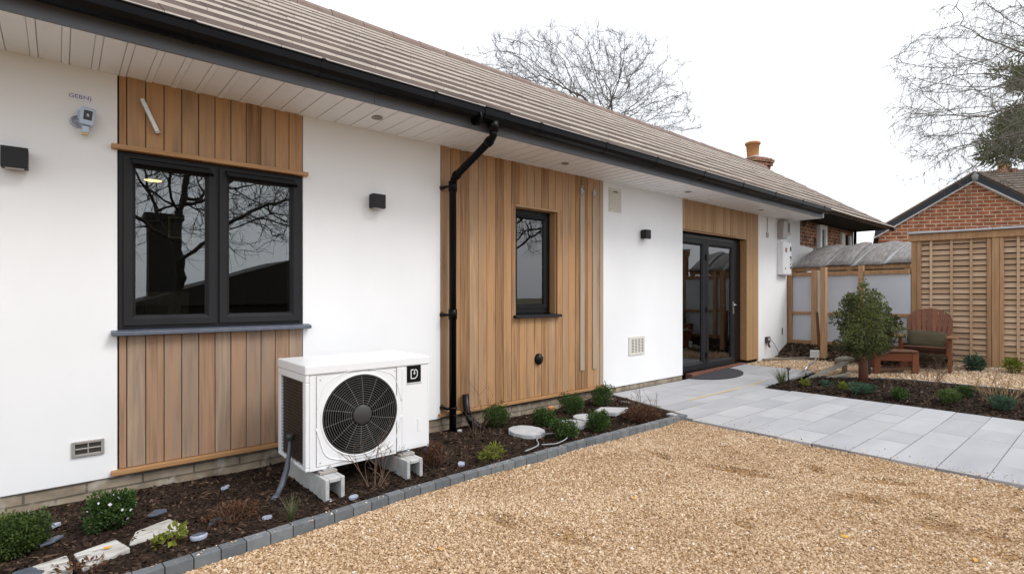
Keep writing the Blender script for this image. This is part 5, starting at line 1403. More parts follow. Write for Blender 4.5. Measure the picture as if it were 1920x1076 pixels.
# ------------------------------------------------------------------ fence of frosted panels, loose post, shelter roof
FX = 11.30
fence = thing('fence', 'timber framed fence with frosted white panels joining the house corner to the trellis', 'fence', (FX, 0, 0.25))
Fm = Matrix.Translation((-FX, 0, -0.25))
def timber(mb, x0, x1, y0, y1, z0, z1, rnd=None): mb.box(x0, x1, y0, y1, z0, z1, 0, rnd)
posts = [(-0.075, 0.015, 1.77), (-0.545, -0.440, 1.80), (-1.325, -1.245, 1.86)]
for (a, b_, zt) in posts:
    s = MB(Fm); timber(s, FX - 0.05, FX + 0.05, a, b_, 0.15, zt); s.build('post', M['fencewood'], fence, bev=0.004)
bays = [(-0.440, -0.075), (-1.245, -0.665), (-2.03, -1.325)]
for (a, b_) in bays:
    s = MB(Fm); timber(s, FX - 0.035, FX + 0.03, a, b_, 1.69, 1.765); s.build('rail', M['fencewood'], fence, bev=0.004)
    s = MB(Fm); timber(s, FX - 0.035, FX + 0.03, a, b_, 0.93, 0.985); s.build('rail', M['fencewood'], fence, bev=0.004)
    s = MB(Fm); timber(s, FX - 0.035, FX + 0.03, a, b_, 0.34, 0.42, 0.05); s.build('rail', M['fencewood'], fence, bev=0.004)
    s = MB(Fm); s.box(FX + 0.004, FX + 0.012, a, b_, 0.42, 1.69); s.build('frosted_panel', M['frost'], fence)
s = MB(Fm); timber(s, FX - 0.045, FX + 0.045, -0.665, -0.60, 0.15, 1.82); s.build('post', M['fencewood'], fence, bev=0.004)
s = MB(Fm); s.box(FX - 0.02, FX + 0.02, -0.60, -0.545, 0.2, 1.8); s.build('infill_strip', M['cream'], fence)
s = MB(); s.box(10.72, 10.82, -0.875, -0.785, 0.08, 1.83)
tag(s.build('timber_post', M['fencewood'], bev=0.004), 'single square timber post standing in the gravel in front of the frosted fence', 'post')
s = MB(); s.lathe([(.075, .0), (.07, .03), (.05, .04)], (10.77, -0.83, 0.11), 'z', 12); tag(s.build('post_shoe', M['void']), 'dark shoe at the foot of the loose timber post', 'post shoe')
s = MB(); s.prism([(10.74, -0.74, 1.0), (10.74, -0.70, 1.0), (10.76, -0.73, 0.35), (10.76, -0.78, 0.35)], (0.02, 0, 0)); tag(s.build('dark_strap', M['deadleaf']), 'dark strap hanging beside the loose timber post', 'strap')

sh = thing('lean_to', 'lean-to behind the frosted fence with a curved grey cement sheet roof', 'lean-to', (11.9, -1.2, 0))
Sm = Matrix.Translation((-11.9, 1.2, 0))
edges = [0.06, -0.60, -1.08, -1.58, -2.03]
for q in range(4):
    ya, yb_ = edges[q], edges[q + 1]
    s = MB(Sm); n_ = 12; rows_ = 8
    vs, vs2 = [], []
    for i in range(rows_ + 1):
        u = i / rows_; xx_ = 11.38 + u * 1.35; zz = 1.885 + 0.50 * math.sin(u * 1.25) / math.sin(1.25)
        for k in range(n_ + 1):
            v = k / n_; y = ya + (yb_ - ya) * v - (0.30 * u if q == 0 and k == 0 else 0) - 0.22 * u * (1 - v)
            h_ = 0.050 * (1 - (2 * v - 1) ** 2) ** 0.8 * (0.20 + 0.80 * math.sin(min(1, u * 1.3) * 2.6)) - 0.01
            vs.append((xx_, y, zz + h_ + (0.018 if q % 2 else 0)))
    w_ = n_ + 1
    fs = [(i * w_ + k, i * w_ + k + 1, (i + 1) * w_ + k + 1, (i + 1) * w_ + k) for i in range(rows_) for k in range(n_)]
    s.add(vs, fs, 0, True)
    for j, f_ in enumerate(fs):
        if j % n_ < 2: s.mi[len(s.mi) - len(fs) + j] = 1
    o = s.build('roof_sheet', [M['corr'], M['corredge']], sh)
    sd = o.modifiers.new('thick', 'SOLIDIFY'); sd.thickness = 0.018
for bx_ in [(11.42, 11.50, -2.0, 0.0, 1.80, 1.875), (12.62, 12.70, -2.2, 0.0, 2.2, 2.28)]:
    s = MB(Sm); s.box(*bx_); s.build('beam', M['fencewood'], sh)
for y in (-0.05, -1.05, -1.95):
    for (xa, xb, zt) in ((12.62, 12.70, 2.2), (11.43, 11.50, 1.8)):
        s = MB(Sm); s.box(xa, xb, y - 0.04, y + 0.04, 0.1, zt); s.build('post', M['fencewood'], sh)
s = MB(Sm)
vs = []
for i in range(9):
    u = i / 8; zz = 1.885 + 0.50 * math.sin(u * 1.25) / math.sin(1.25) - 0.012
    vs += [(11.40 + u * 1.34, 0.04 - 0.52 * u, zz), (11.40 + u * 1.34, -2.03 - 0.2 * u, zz)]
s.add(vs, [(2 * i, 2 * i + 1, 2 * i + 3, 2 * i + 2) for i in range(8)], 0, True); s.build('under_sheet', M['corr'], sh)
s = MB(Sm)
s.box(12.72, 12.76, -2.2, 0.0, 0.1, 2.3)
s.build('back_wall', M['frost'], sh)

# ------------------------------------------------------------------ trellis screen
TA = math.atan2(-0.984, 0.18)
tr = thing('trellis_screen', 'tall timber screen of woven horizontal slats with lead capped top beam', 'screen', (11.36, -2.03, 0.10), TA)
s = MB(); s.box(-0.03, 3.7, -0.085, 0.06, 2.15, 2.265); s.build('top_beam', M['fencewood'], tr, bev=0.004)
s = MB()
x = -0.06
while x < 3.7:
    s.box(x, min(x + 0.55, 3.72), -0.095, 0.10, 2.268 + random.uniform(0, .006), 2.305, xf=Matrix.Rotation(0.02, 4, 'X')); x += 0.553
s.build('lead_cap', M['lead'], tr, bev=0.006)
def tpost(x0, x1, y0=-0.06, y1=0.05):
    s = MB(); s.box(x0, x1, y0, y1, -0.05, 2.148); s.build('post', M['fencewood'], tr, bev=0.004)
tpost(0.0, 0.075); tpost(0.078, 0.135, -0.05, 0.04)
for q in (0.985, 2.10, 3.25): tpost(q, q + 0.055, -0.055); tpost(q + 0.058, q + 0.145, -0.068); tpost(q + 0.148, q + 0.205, -0.055)
bay = [(0.137, 0.983, [0.27, 0.54, 0.79]), (1.192, 2.098, [1.355, 1.62, 1.88]), (2.307, 3.248, [2.5, 2.77, 3.02])]
for (a, b_, bt) in bay:
    s = MB()
    for k in range(23):
        z = 0.03 + k * 0.0935
        segs = [a] + bt + [b_]
        for i, (p, q) in enumerate(zip(segs[:-1], segs[1:])):
            fwd = 1 if (i + k) % 2 else -1
            n_ = 5; vs = []
            for jn in range(n_ + 1):
                u = jn / n_; bow = 0.003 * fwd * math.sin(math.pi * u)
                y = bow + 0.012
                x = p + (q - p) * u
                vs += [(x, y - 0.032, z), (x, y - 0.018, z), (x, y + 0.016, z + 0.079), (x, y + 0.002, z + 0.079)]
            fs = []
            for jn in range(n_):
                o_ = jn * 4
                for c0 in range(4): fs.append((o_ + c0, o_ + 4 + c0, o_ + 4 + (c0 + 1) % 4, o_ + (c0 + 1) % 4))
            s.add(vs, fs, 0, False, rnd=random.random())
    s.build('slats', M['slatwood'], tr)
    s = MB(); s.box(a, b_, 0.035, 0.045, 0.03, 2.148); s.build('backing', M['void'], tr)  # added dark sheet, stands in for shade in the slat gaps
    for x in bt:
        s = MB(); s.box(x - 0.018, x + 0.018, -0.048, -0.025, 0.0, 2.148); s.build('batten', M['slatwood'], tr, bev=0.003)
    s = MB(); s.box(a, b_, -0.03, 0.05, -0.04, 0.026); s.build('bottom_rail', M['fencewood'], tr, bev=0.003)

# ------------------------------------------------------------------ garden chair, cushion, stool, bench
def adirondack(label, loc, rz):
    """front faces -y in its own axes"""
    r = thing('adirondack_chair', label, 'garden chair', loc, rz)
    W = 0.66
    # back: fan of slats with a rounded top, reclined
    n_ = 9
    R = Matrix.Translation((0, 0.17, 0.24)) @ Matrix.Rotation(math.radians(-20), 4, 'X')
    for k in range(n_):
        u = (k + .5) / n_ * 2 - 1
        x0 = (k / n_ * 2 - 1) * 0.24; x1 = ((k + 1) / n_ * 2 - 1) * 0.24
        X0, X1 = (k / n_ * 2 - 1) * 0.345, ((k + 1) / n_ * 2 - 1) * 0.345
        t0 = 0.47 + 0.31 * math.sqrt(max(0, 1 - (abs(k / n_ * 2 - 1)) ** 2.2)); t1 = 0.47 + 0.31 * math.sqrt(max(0, 1 - (abs((k + 1) / n_ * 2 - 1)) ** 2.2))
        g = 0.004
        s = MB(R)
        poly = [(x0 + g, 0, 0), (x1 - g, 0, 0), (x1 + (X1 - x1) * t1 / .72 - g, 0, t1)] + ([((x0 + x1) / 2 + ((X0 + X1) / 2 - (x0 + x1) / 2) * .95, 0, (t0 + t1) / 2 + 0.006)]) + [(x0 + (X0 - x0) * t0 / .72 + g, 0, t0)]
        s.prism(poly, (0, 0.02, 0)); s.build('back_slat', M['chairwood'], r, bev=0.003)
    s = MB(R); s.box(-0.30, 0.30, 0.022, 0.05, 0.36, 0.44); s.box(-0.25, 0.25, 0.022, 0.05, 0.02, 0.10); s.build('back_rail', M['chairwood'], r)
    for k in range(6):
        y = -0.36 + k * 0.088; z = 0.365 - (y + 0.36) * 0.24
        s = MB(); s.box(-0.27, 0.27, y, y + 0.080, z, z + 0.022); s.build('seat_slat', M['tablewood'], r, bev=0.004)
    for sx in (-1, 1):
        s = MB(); s.prism([(sx * 0.27, -0.36, 0.25), (sx * 0.27, -0.36, 0.36), (sx * 0.27, 0.16, 0.235), (sx * 0.27, 0.55, 0.10), (sx * 0.27, 0.55, 0.0), (sx * 0.27, 0.42, 0.0)], (sx * 0.024, 0, 0)); s.build('side_rail', M['chairwood'], r, bev=0.003)
        s = MB(); s.box(sx * 0.31 - 0.022, sx * 0.31 + 0.022, -0.36, -0.24, 0, 0.520); s.build('front_leg', M['chairwood'], r, bev=0.004)
        s = MB(); s.prism([(sx * 0.27, -0.43, 0.522), (sx * 0.40, -0.43, 0.522), (sx * 0.415, -0.38, 0.522), (sx * 0.40, 0.05, 0.522), (sx * 0.355, 0.30, 0.522), (sx * 0.30, 0.30, 0.522), (sx * 0.265, -0.1, 0.522)], (0, 0, 0.026)); s.build('armrest', mat('worn_arm', [(0.13, 0.06, 0.026), (0.24, 0.13, 0.062)], rough=0.6, noise=((5, 30, 30), .8)), r, bev=0.006)
    return r
CH = (10.74, -2.37, rise(10.74) - 0.005)
CRZ = math.radians(-84)
adirondack('red-brown fan-backed garden chair with an olive cushion in front of the trellis', CH, CRZ)
cu = MB()
n_ = 12
vs = []
for sgn in (1, -1):
    for i in range(n_ + 1):
        for k in range(n_ + 1):
            u, v = i / n_ * 2 - 1, k / n_ * 2 - 1
            th = 0.065 * (max(0, (1 - u ** 4)) * max(0, (1 - v ** 4))) ** 0.5
            vs.append((u * 0.25 * (1 - 0.05 * v * v), sgn * th, v * 0.155 * (1 - 0.06 * u * u)))
w_ = n_ + 1
fs = [(b0 + i * w_ + k, b0 + i * w_ + k + 1, b0 + (i + 1) * w_ + k + 1, b0 + (i + 1) * w_ + k) for b0 in (0, w_ * w_) for i in range(n_) for k in range(n_)]
cu.add(vs, fs, 0, True)
co = cu.build('cushion', M['cushion'], recenter=False)
rm = Matrix.Rotation(CRZ, 4, 'Z')
p = rm @ Vector((-0.02, 0.075, 0.47))
co.location = (CH[0] + p.x, CH[1] + p.y, CH[2] + p.z); co.rotation_euler = (math.radians(-22), math.radians(2), CRZ)
tag(co, 'olive striped cushion resting on the red-brown garden chair', 'cushion')
st = thing('footstool', 'low red-brown wooden stool with rounded top in front of the garden chair', 'stool', (10.03, -2.05, rise(10.03) - 0.008), math.radians(-50))
for k in range(4):
    y = -0.19 + k * 0.096
    s = MB(); e = 0.03 if k in (0, 3) else 0
    s.prism([(-0.33 + e, y, 0.335), (0.33 - e, y, 0.335), (0.345 - e, y + .045, 0.335), (0.33 - e, y + 0.09, 0.335), (-0.33 + e, y + 0.09, 0.335), (-0.345 + e, y + .045, 0.335)], (0, 0, 0.024)); s.build('top_slat', M['tablewood'], st, bev=0.005)
for sx in (-1, 1):
    for sy in (-1, 1):
        s = MB(); s.box(sx * 0.27 - 0.045, sx * 0.27 + 0.045, sy * 0.15 - 0.018, sy * 0.15 + 0.018, 0, 0.334); s.build('leg', M['chairwood'], st, bev=0.004)
for sy in (-1, 1):
    s = MB(); s.box(-0.224, 0.224, sy * 0.15 - 0.012, sy * 0.15 + 0.012, 0.20, 0.32); s.build('apron', M['chairwood'], st, bev=0.003)
s = MB(); s.box(-0.224, 0.224, -0.14, 0.14, 0.06, 0.085); s.build('lower_shelf', M['tablewood'], st, bev=0.003)
be = thing('garden_bench', 'low garden bench with pale grey seat boards behind the stool, by the fence', 'bench', (10.78, -1.83, rise(10.78) - .008), math.radians(-52))
for k in range(3):
    s = MB(); s.box(-0.34, 0.30, -0.20 + k * .115, -0.095 + k * .115, 0.40, 0.425); s.build('seat_slat', M['sleeper'], be, bev=0.004)
for sx in (-0.28, 0.24):
    s = MB(); s.box(sx - .03, sx + .03, -0.18, 0.12, 0, 0.399); s.build('leg', M['chairwood'], be, bev=0.003)
s = MB(); s.box(-0.16, 0.34, 0.13, 0.19, 0.46, 0.54); s.box(-0.20, -0.10, 0.12, 0.20, 0.40, 0.56); s.build('armrest', M['chairwood'], be, bev=0.006)

# grey plank, little stand and tool on the gravel behind the far bed
pl = MB()
pl.prism([(8.36, -1.475, 0.050), (8.36, -1.395, 0.050), (9.62, -1.50, 0.22), (9.62, -1.60, 0.22)], (0.02, 0.012, 0.028))
tag(pl.build('grey_plank', M['sleeper'], bev=0.004), 'long grey weathered plank propped at a slant from the paving up to the rusty trunk', 'plank')
pl = MB(); pl.prism([(8.45, -1.53, 0.045), (8.45, -1.49, 0.045), (9.3, -1.64, 0.075), (9.3, -1.70, 0.075)], (0, 0, 0.03)); tag(pl.build('edge_board', M['sleeper'], bev=0.004), 'low weathered board lying along the bed edge under the slanting plank', 'board')
pl = MB(); pl.box(9.52, 9.58, -1.58, -1.52, 0.06, 0.215); tag(pl.build('plank_support', M['sleeper'], bev=0.003), 'short block holding up the far end of the grey plank', 'block')
hs_ = thing('wire_stand', 'small dark wire stand with a flat head beside the far bed', 'stand', (8.17, -1.24, 0.02), 0.5)
s = MB()
s.tube([(-.03, 0, 0), (-.028, 0, .12), (-.02, 0, .20)], .007, 6); s.tube([(.0, 0, 0), (-.005, 0, .12), (-.015, 0, .20)], .006, 6); s.tube([(.07, -.02, 0), (.03, 0, .14), (.01, 0, .20)], .008, 6); s.build('legs', M['ventdark'], hs_)
s = MB(); s.prism([(-.06, -.02, .19), (-.02, -.03, .22), (.03, -.02, .215), (.03, .02, .215), (-.02, .03, .22), (-.06, .02, .19)], (0, 0, .012)); s.build('head', M['ventdark'], hs_, bev=.003)
tl = thing('garden_tool', 'silver tool with a square metal head and curved shaft lying over the gravel', 'garden tool', (9.4, -1.0, 0.07))
s = MB(Matrix.Translation((-9.4, 1.0, -0.07))); s.tube([(8.20, -1.26, .10), (8.75, -1.20, .12), (9.0, -1.17, .13)], .006, 6); s.tube([(9.0, -1.17, .13), (9.02, -1.17, .03)], .008, 6)
s.tube([(8.95, -1.17, .135), (9.35, -1.10, .17), (9.62, -1.08, .20), (9.74, -1.06, .24)], .014, 8); s.build('shaft', M['metal'], tl)
s = MB(Matrix.Translation((-9.4, 1.0, -0.07)) @ Matrix.Translation((9.80, -1.02, .31)) @ Matrix.Rotation(math.radians(-50), 4, 'Z')); s.box(-.075, .075, -.010, .010, -.065, .065); s.build('head', M['alu'], tl, bev=.008)
s = MB(); s.prism([(10.35, -1.13, 0.09), (10.5, -1.35, 0.10), (10.46, -1.45, 0.22), (10.4, -1.3, .25), (10.32, -1.15, .21)], (0.10, 0.03, 0)); tag(s.build('boulder', M['sleeper'], bev=.05), 'rounded pale stone at the foot of the frosted fence behind the olive shrub', 'stone')
s = MB(); s.prism([(9.95, -0.10, 0.10), (10.9, -0.75, 0.125), (10.93, -0.70, 0.125), (9.98, -0.05, 0.10)], (0, 0, .03)); tag(s.build('timber_offcut', M['sleeper'], bev=.004), 'thin grey timber offcut lying on the gravel in front of the fence', 'timber')

# ------------------------------------------------------------------ brick outbuilding with gable
GE = Vector((0.5355, -0.844, 0)).normalized()
GA = math.atan2(GE.y, GE.x)
out_b = thing('brick_outbuilding', 'red brick outbuilding with a wide gable and dark barge boards behind the trellis', 'outbuilding', (20.34, -1.52, 0), GA)
HW, EZ, AZ, DP = 2.40, 3.365, 4.863, 5.5
s = MB(); s.prism([(-HW + .12, 0, -.2), (HW - .12, 0, -.2), (HW - .12, 0, EZ - .02), (0, 0, AZ - .09), (-HW + .12, 0, EZ - .02)], (0, .24, 0)); s.build('gable_wall', M['brick'], out_b)
for (xa, xb, y0_, y1_) in [(-HW + .121, -HW + .36, .241, DP), (HW - .36, HW - .121, .241, DP), (-HW + .361, HW - .361, DP - .24, DP)]:
    k_ = .30
    s = MB(); s.prism([(xa + k_ * y0_, y0_, -.2), (xb + k_ * y0_, y0_, -.2), (xb + k_ * y1_, y1_, -.2), (xa + k_ * y1_, y1_, -.2)], (0, 0, EZ + .1)); s.build('wall', M['brick'], out_b)
for sx in (-1, 1):
    ex, ez = sx * (HW + .10), EZ - .10
    s = MB(); s.prism([(0, -.16, AZ + .03), (ex, -.16, ez + .03), (ex, -.16, ez - .02), (0, -.16, AZ - .02)], (.30 * (DP + .2), DP + .2, 0)); s.build('roof', M['darktile'], out_b)
    s = MB(); s.prism([(0, -.155, AZ - .022), (ex, -.155, ez - .022), (ex, -.155, ez - .17), (0, -.155, AZ - .19)], (0, .03, 0)); s.build('barge_board', M['barge'], out_b)
    s = MB(); s.prism([(0, -.125, AZ - .17), (ex, -.125, ez - .15), (ex, -.125, ez - .215), (0, -.125, AZ - .24)], (0, .122, 0)); s.build('verge_soffit', M['upvc'], out_b)
    s = MB(); s.prism([(0, -.19, AZ + .055), (ex, -.19, ez + .055), (ex, -.19, ez + .032), (0, -.19, AZ + .032)], (0, .3, 0)); s.build('verge_tiles', M['ridge'], out_b)
s = MB(); s.lathe([(.02, AZ + .02), (.09, AZ - .08), (.07, AZ - .2), (.02, AZ - .24)], (0, -.17, 0), 'z', 8); s.build('apex_cap', M['lead'], out_b)
s = MB(); s.box(0.35, 0.80, -.012, -.001, 2.62, 2.72); s.build('wall_plate', M['cream'], out_b)

# ------------------------------------------------------------------ roofs beyond
def tile_slope(mb, p0, ux_, up_, L, S, n, mi=0):
    """courses of tiles on a slope: p0 corner, ux_ along, up_ up the slope (unit vectors)"""
    p0, ux_, up_ = Vector(p0), Vector(ux_).normalized(), Vector(up_).normalized(); nn = ux_.cross(up_).normalized()
    g = S / n
    for k in range(n):
        m_ = max(1, int(L / .3)); st_ = L / m_
        for i in range(m_):
            a = p0 + up_ * (g * k - .01) + ux_ * (st_ * i + (0.0)); j = random.gauss(0, .004)
            q = [a + nn * (.04 + j), a + ux_ * (st_ - .006) + nn * (.04 + j), a + ux_ * (st_ - .006) + up_ * (g + .01) + nn * (.008 + j), a + up_ * (g + .01) + nn * (.008 + j)]
            b0 = [q[0] - nn * .04, q[1] - nn * .04]
            mb.add([tuple(v) for v in q + b0], [(0, 1, 2, 3), (4, 5, 1, 0)], mi)
th_ = thing('tiled_house', 'house with a mottled brown tiled roof and small chimney pot beyond the brick outbuilding', 'house', (37.2, -1.85, 0), GA)
s = MB(); s.box(-1.2, 12, 0, 6.6, -.2, 5.9); s.build('wall', M['brick'], th_)
s = MB(); sl_ = math.radians(34)
tile_slope(s, (-1.5, -.3, 5.85), (1, 0, 0), (0, math.cos(sl_), math.sin(sl_)), 14, 4.35, 14)
s.prism([(-1.5, -.3, 5.8), (-1.5, 3.3, 8.24), (-1.5, 6.9, 5.8)], (14, 0, 0)); s.build('roof', M['darktile'], th_)
s = MB(); s.box(-.55, .35, 2.9, 3.7, 7.2, 8.3); s.build('chimney', M['oldbrick'], th_)
s = MB(); s.lathe([(.27, 8.30), (.26, 8.35), (.25, 8.62), (.30, 8.64), (.30, 8.72), (.22, 8.72)], (-.1, 3.3, 0), 'z', 16); s.build('chimney_pot', M['terracotta'], th_)
nh = thing('neighbour_house', 'neighbouring house with an orange clay ridge just showing over the long roof', 'house', (20.0, 10.4, 0))
s = MB(); s.box(-.5, 8, -2.4, 2.4, -.2, 6.4); s.build('wall', M['oldbrick'], nh)
s = MB(); s.prism([(-.9, -2.7, 6.35), (-.9, 2.7, 6.35), (.0, 0, 9.28)], (9.2, 0, 0)); s.build('roof', M['orangetile'], nh)
# brick chimney stack behind the far end of the ridge
ck = thing('brick_chimney', 'old corbelled brick chimney stack with a clay pot beyond the far end of the ridge', 'chimney', (20.05, 4.7, 0), math.radians(-18))
s = MB(); s.box(-.36, .36, -.32, .32, -.2, 6.05); s.box(-.40, .40, -.36, .36, 6.051, 6.16); s.box(-.46, .46, -.42, .42, 6.161, 6.28); s.box(-.50, .50, -.46, .46, 6.281, 6.40); s.box(-.44, .44, -.40, .40, 6.401, 6.46)
s.build('stack', M['oldbrick'], ck, bev=.01)
s = MB(); s.prism([(-.40, -.36, 6.461), (.40, -.36, 6.461), (.24, -.2, 6.56), (-.24, -.2, 6.56)], (0, .6, 0)); s.build('flaunching', M['concrete'], ck)
s = MB(); s.lathe([(.20, 6.50), (.21, 6.60), (.235, 6.98), (.275, 7.0), (.28, 7.07), (.24, 7.10), (.20, 7.06)], (-.12, 0, 0), 'z', 20); s.build('chimney_pot', M['terracotta'], ck)

# ------------------------------------------------------------------ bare trees (branches grown towards points filling the crown)
def grow_tree(trunk, attract, step=.22, infl=1.6, kill=.34, iters=140, bias=(0, 0, .06), jit=.12, seed=1):
    rg = np.random.default_rng(seed)
    nodes = [np.array(trunk[0], float)]; par = [-1]
    for a, b_ in zip(trunk[:-1], trunk[1:]):
        a, b_ = np.array(a, float), np.array(b_, float); m_ = max(1, int(np.linalg.norm(b_ - a) / step))
        for i in range(m_): nodes.append(a + (b_ - a) * (i + 1) / m_); par.append(len(nodes) - 2)
    A = attract.copy(); nd = np.full(len(A), 1e9); ni = np.zeros(len(A), int)
    def upd(i0):
        N_ = np.array(nodes[i0:])
        for c0 in range(0, len(N_), 256):
            dd = np.linalg.norm(A[:, None] - N_[None, c0:c0 + 256], axis=2)
            j = dd.argmin(1); v = dd[np.arange(len(A)), j]; better = v < nd
            nd[better] = v[better]; ni[better] = i0 + c0 + j[better]
    upd(0)
    kids = {}
    bias = np.array(bias)
    for it in range(iters):
        if not len(A): break
        act = nd < (infl if it > 0 else 1e9)
        if not act.any(): act = nd < nd.min() * 1.05
        srt = {}
        dirs = A[act] - np.array(nodes)[ni[act]]; dirs /= np.linalg.norm(dirs, axis=1)[:, None] + 1e-9
        for k, v in zip(ni[act], dirs):
            if k in srt: srt[k] = srt[k] + v
            else: srt[k] = v.copy()
        i0 = len(nodes)
        for k, v in srt.items():
            if kids.get(k, 0) >= 3: continue
            kids[k] = kids.get(k, 0) + 1
            v = v / (np.linalg.norm(v) + 1e-9) + rg.normal(0, jit, 3) + bias; v /= np.linalg.norm(v)
            nodes.append(nodes[k] + v * step); par.append(k)
        if len(nodes) == i0: break
        upd(i0)
        keep = nd > kill
        A, nd, ni = A[keep], nd[keep], ni[keep]
    return np.array(nodes), np.array(par)
def tree_mesh(name, parent, N_, par, r_tip, expo, material, sides=4, twig=0, twig_len=.3, seed=2, droop=0.0, rmax=None, up=.35):
    rg = np.random.default_rng(seed)
    n0 = len(N_)
    R = np.zeros(n0); kids = np.zeros(n0, int)
    for i in range(n0 - 1, 0, -1):
        if kids[i] == 0: R[i] = r_tip ** expo
        R[par[i]] += R[i]; kids[par[i]] += 1
    R = R ** (1 / expo)
    if rmax: R = np.minimum(R, rmax)
    segs = [(par[i], i) for i in range(1, n0)]
    P0 = N_[[s_[0] for s_ in segs]]; P1 = N_[[s_[1] for s_ in segs]]
    R0 = np.minimum(R[[s_[0] for s_ in segs]], R[[s_[1] for s_ in segs]] * 1.5); R1 = R[[s_[1] for s_ in segs]]
    if twig:
        tip = np.where(R < r_tip * 2.2)[0]; tip = tip[tip > 0]
        T0 = np.repeat(N_[tip], twig, 0)
        base = np.repeat(N_[tip] - N_[par[tip]], twig, 0); base /= np.linalg.norm(base, axis=1)[:, None] + 1e-9
        d = base + rg.normal(0, .55, base.shape) + np.array([0, 0, up - droop]); d /= np.linalg.norm(d, axis=1)[:, None]
        L = twig_len * (.4 + .9 * rg.random(len(d)))
        T1 = T0 + d * (L * .5)[:, None]; d2 = d + rg.normal(0, .35, d.shape) + np.array([0, 0, up * .5 - droop]); d2 /= np.linalg.norm(d2, axis=1)[:, None]
        T2 = T1 + d2 * (L * .5)[:, None]
        P0 = np.concatenate([P0, T0, T1]); P1 = np.concatenate([P1, T1, T2])
        R0 = np.concatenate([R0, np.full(len(T0), r_tip * .75), np.full(len(T0), r_tip * .6)]); R1 = np.concatenate([R1, np.full(len(T0), r_tip * .6), np.full(len(T0), r_tip * .35)])
    D = P1 - P0; D /= np.linalg.norm(D, axis=1)[:, None] + 1e-9
    ref = np.where(np.abs(D[:, 2:3]) < .9, np.array([[0, 0, 1.]]), np.array([[1., 0, 0]]))
    a = np.cross(D, ref); a /= np.linalg.norm(a, axis=1)[:, None]; b_ = np.cross(D, a)
    ring0, ring1 = [], []
    for k in range(sides):
        t_ = 2 * math.pi * k / sides; o_ = a * math.cos(t_) + b_ * math.sin(t_)
        ring0.append(P0 + o_ * R0[:, None]); ring1.append(P1 + D * (R1 * .3)[:, None] + o_ * R1[:, None])
    V = np.stack(ring0 + ring1, 1); m_ = len(V)
    base = (np.arange(m_) * 2 * sides)[:, None, None]
    F = np.array([(k, (k + 1) % sides, sides + (k + 1) % sides, sides + k) for k in range(sides)])[None] + base
    return np_mesh(name, V.reshape(-1, 3), F.reshape(-1, 4), np.repeat(rg.random(m_), 2 * sides), material, parent, smooth=True)
def dome_points(n, c, r, zmin=-.3, seed=1, inner=.25, lumps=7):
    rg = np.random.default_rng(seed); out_ = []
    ph = rg.random(lumps) * 6.28
    while len(out_) < n:
        d = rg.normal(size=3); d /= np.linalg.norm(d)
        if d[2] < zmin: continue
        q = rg.random() ** .5
        if q < inner: continue
        q *= 0.90 + .10 * math.sin(5 * math.atan2(d[1], d[0]) + ph[0]) * math.cos(4 * d[2] + ph[1]) + .05 * math.sin(11 * math.atan2(d[1], d[0]) + ph[2])
        out_.append((c[0] + d[0] * r[0] * q, c[1] + d[1] * r[1] * q, c[2] + d[2] * r[2] * q))
    return np.array(out_)
bt_ = thing('bare_tree', 'large round-headed bare tree rising behind the long tiled roof', 'tree', (16.9, 10.2, -0.4))
at_ = dome_points(6500, (-.80, .65, 8.75), (5.9, 5.9, 3.9), -.25, 3)
N1, p1 = grow_tree([(0.0, 0, 0), (.15, .05, 4.2), (0.25, 0, 7.4)], at_, .20, 1.5, .29, 170, (0, 0, .05), .13, 5)
tree_mesh('branches', bt_, N1, p1, .0046, 2.10, M['bark'], 4, 4, .50, 6, up=.45, rmax=.30)
# second, larger bare tree leaning in from the right with drooping tips
rt = thing('bare_tree', 'spreading bare tree with drooping twigs entering from the right edge', 'tree', (20.6, -3.9, -0.1))
def P2(px, py, t_):
    u = (px - 960) / FPX; c_, s_ = math.cos(YAW), math.sin(YAW)
    return np.array(((c_ + u * s_) * t_, -4.5 + (s_ - u * c_) * t_, 1.308 - (py - 554) / FPX * t_))
at_ = dome_points(5200, (-.1, .1, 7.3), (5.0, 5.0, 3.7), -.85, 8, .15)
N2, p2 = grow_tree([(0.5, -0.3, 0), (.45, -.2, 4.0), (0.3, -.1, 6.6)], at_, .20, 1.5, .29, 170, (-.05, .042, -.09), .10, 9)
tree_mesh('branches', rt, N2, p2, .0042, 2.10, M['barkgreen'], 4, 4, .58, 10, droop=.55, up=.02, rmax=.24)
cf = thing('conifer', 'dark evergreen conifer showing through the bare tree at the right edge', 'tree', (30.3, -2.35, -0.1))
s = MB(); s.tube([(0, 0, 0), (.05, 0, 6), (0, 0, 13.0)], [.30, .24, .05], 10)
cl = []
rg = random.Random(12)
for (lat, dep, z, n_) in [(-1.7, 0, 10.1, 7), (-.5, .4, 10.4, 7), (-2.2, -.2, 8.0, 7), (-3.1, 0, 7.25, 6), (-1.1, .3, 8.4, 8), (.8, -.3, 9.4, 8), (.4, .2, 11.4, 7), (1.8, .5, 8.4, 7), (-.2, 0, 7.4, 6), (1.4, 0, 10.6, 6)]:
    lat = lat * .85 + .75; ax, ay = lat * .759 + dep * .651, -lat * .651 + dep * .759
    s.tube([(0, 0, z - .5), (ax * .6, ay * .6, z - .1), (ax, ay, z)], [.09, .06, .03], 6)
    for k in range(n_):
        rr = rg.uniform(.32, .68); cl.append((ax + rg.gauss(0, .6), ay + rg.gauss(0, .5), z + rg.gauss(0, .28), rr * 1.3, rr * 1.3, rr * .6))
s.build('trunk', M['bark'], cf)
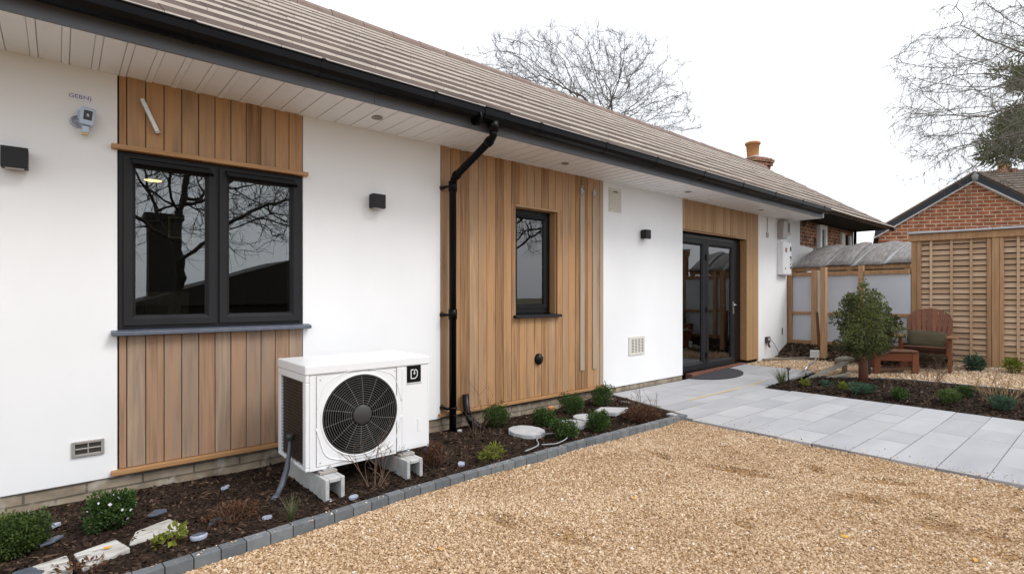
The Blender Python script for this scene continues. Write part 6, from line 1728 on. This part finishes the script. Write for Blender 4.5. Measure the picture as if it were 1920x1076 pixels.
leaves('crown', cf, cl, 20000, .22, M['conifer'], seed=71, shell=.35, aspect=.22, up=.2)

# ------------------------------------------------------------------ what the window panes mirror, behind the viewpoint
def mirror_tree(label, loc, seed, c, r, n=620):
    t_ = thing('bare_tree', label, 'tree', loc)
    pts = dome_points(n, c, r, -.6, seed, .1)
    N_, p_ = grow_tree([(0, 0, 0), (.1, 0, c[2] - r[2] * .75)], pts, .25, 2.0, .42, 130, (0, 0, .03), .18, seed)
    tree_mesh('branches', t_, N_, p_, .0075, 2.05, M['mirrorbark'], 4, 4, .6, seed + 1, up=.2, rmax=.26)
mirror_tree('bare tree mirrored in the large window panes', (2.2, -11.5, -.1), 21, (.6, 0, 4.6), (4.8, 3.2, 4.2), 3200)
mirror_tree('bare tree mirrored in the narrow window', (14.0, -11.5, -.1), 22, (0, 0, 4.8), (4.2, 3.2, 3.6), 1900)
rb = thing('rear_house', 'dark roofed house with a stack mirrored in the large window', 'house', (3.2, -15.2, -0.1))
s = MB(); s.box(-1.5, 9, -3, 0, 0, 1.2); s.build('wall', M['interior'], rb)
s = MB(); s.prism([(-1.8, .3, 1.1), (3.2, .3, 2.7), (9.3, .3, 1.1)], (0, -3.6, 0)); s.build('roof', M['interior'], rb)
s = MB(); s.box(-1.0, -.1, -1.5, -.9, 0.5, 3.9); s.box(-1.1, 0.0, -1.6, -.8, 3.9, 4.1); s.build('chimney', M['interior'], rb)

for (px_, py_, L) in [(3.293, -3.481, 'orange fallen leaf lying alone on the gravel right of centre'), (3.497, -4.002, 'orange fallen leaf on the gravel at the bottom right'), (2.854, -2.391, 'orange fallen leaf on the gravel nearest the paving corner'), (1.523, -2.148, 'orange fallen leaf on the gravel below the heat pump')]:
    o = bpy.data.objects.new('fallen_leaf', bpy.data.meshes['orange_leaf']); COL.objects.link(o)
    o.location = (px_, py_, float(gravel_z(np.float64(px_), np.float64(py_))) + 0.014); o.rotation_euler = (0.2, 0.1, px_ * 9)
    tag(o, L, 'leaf')
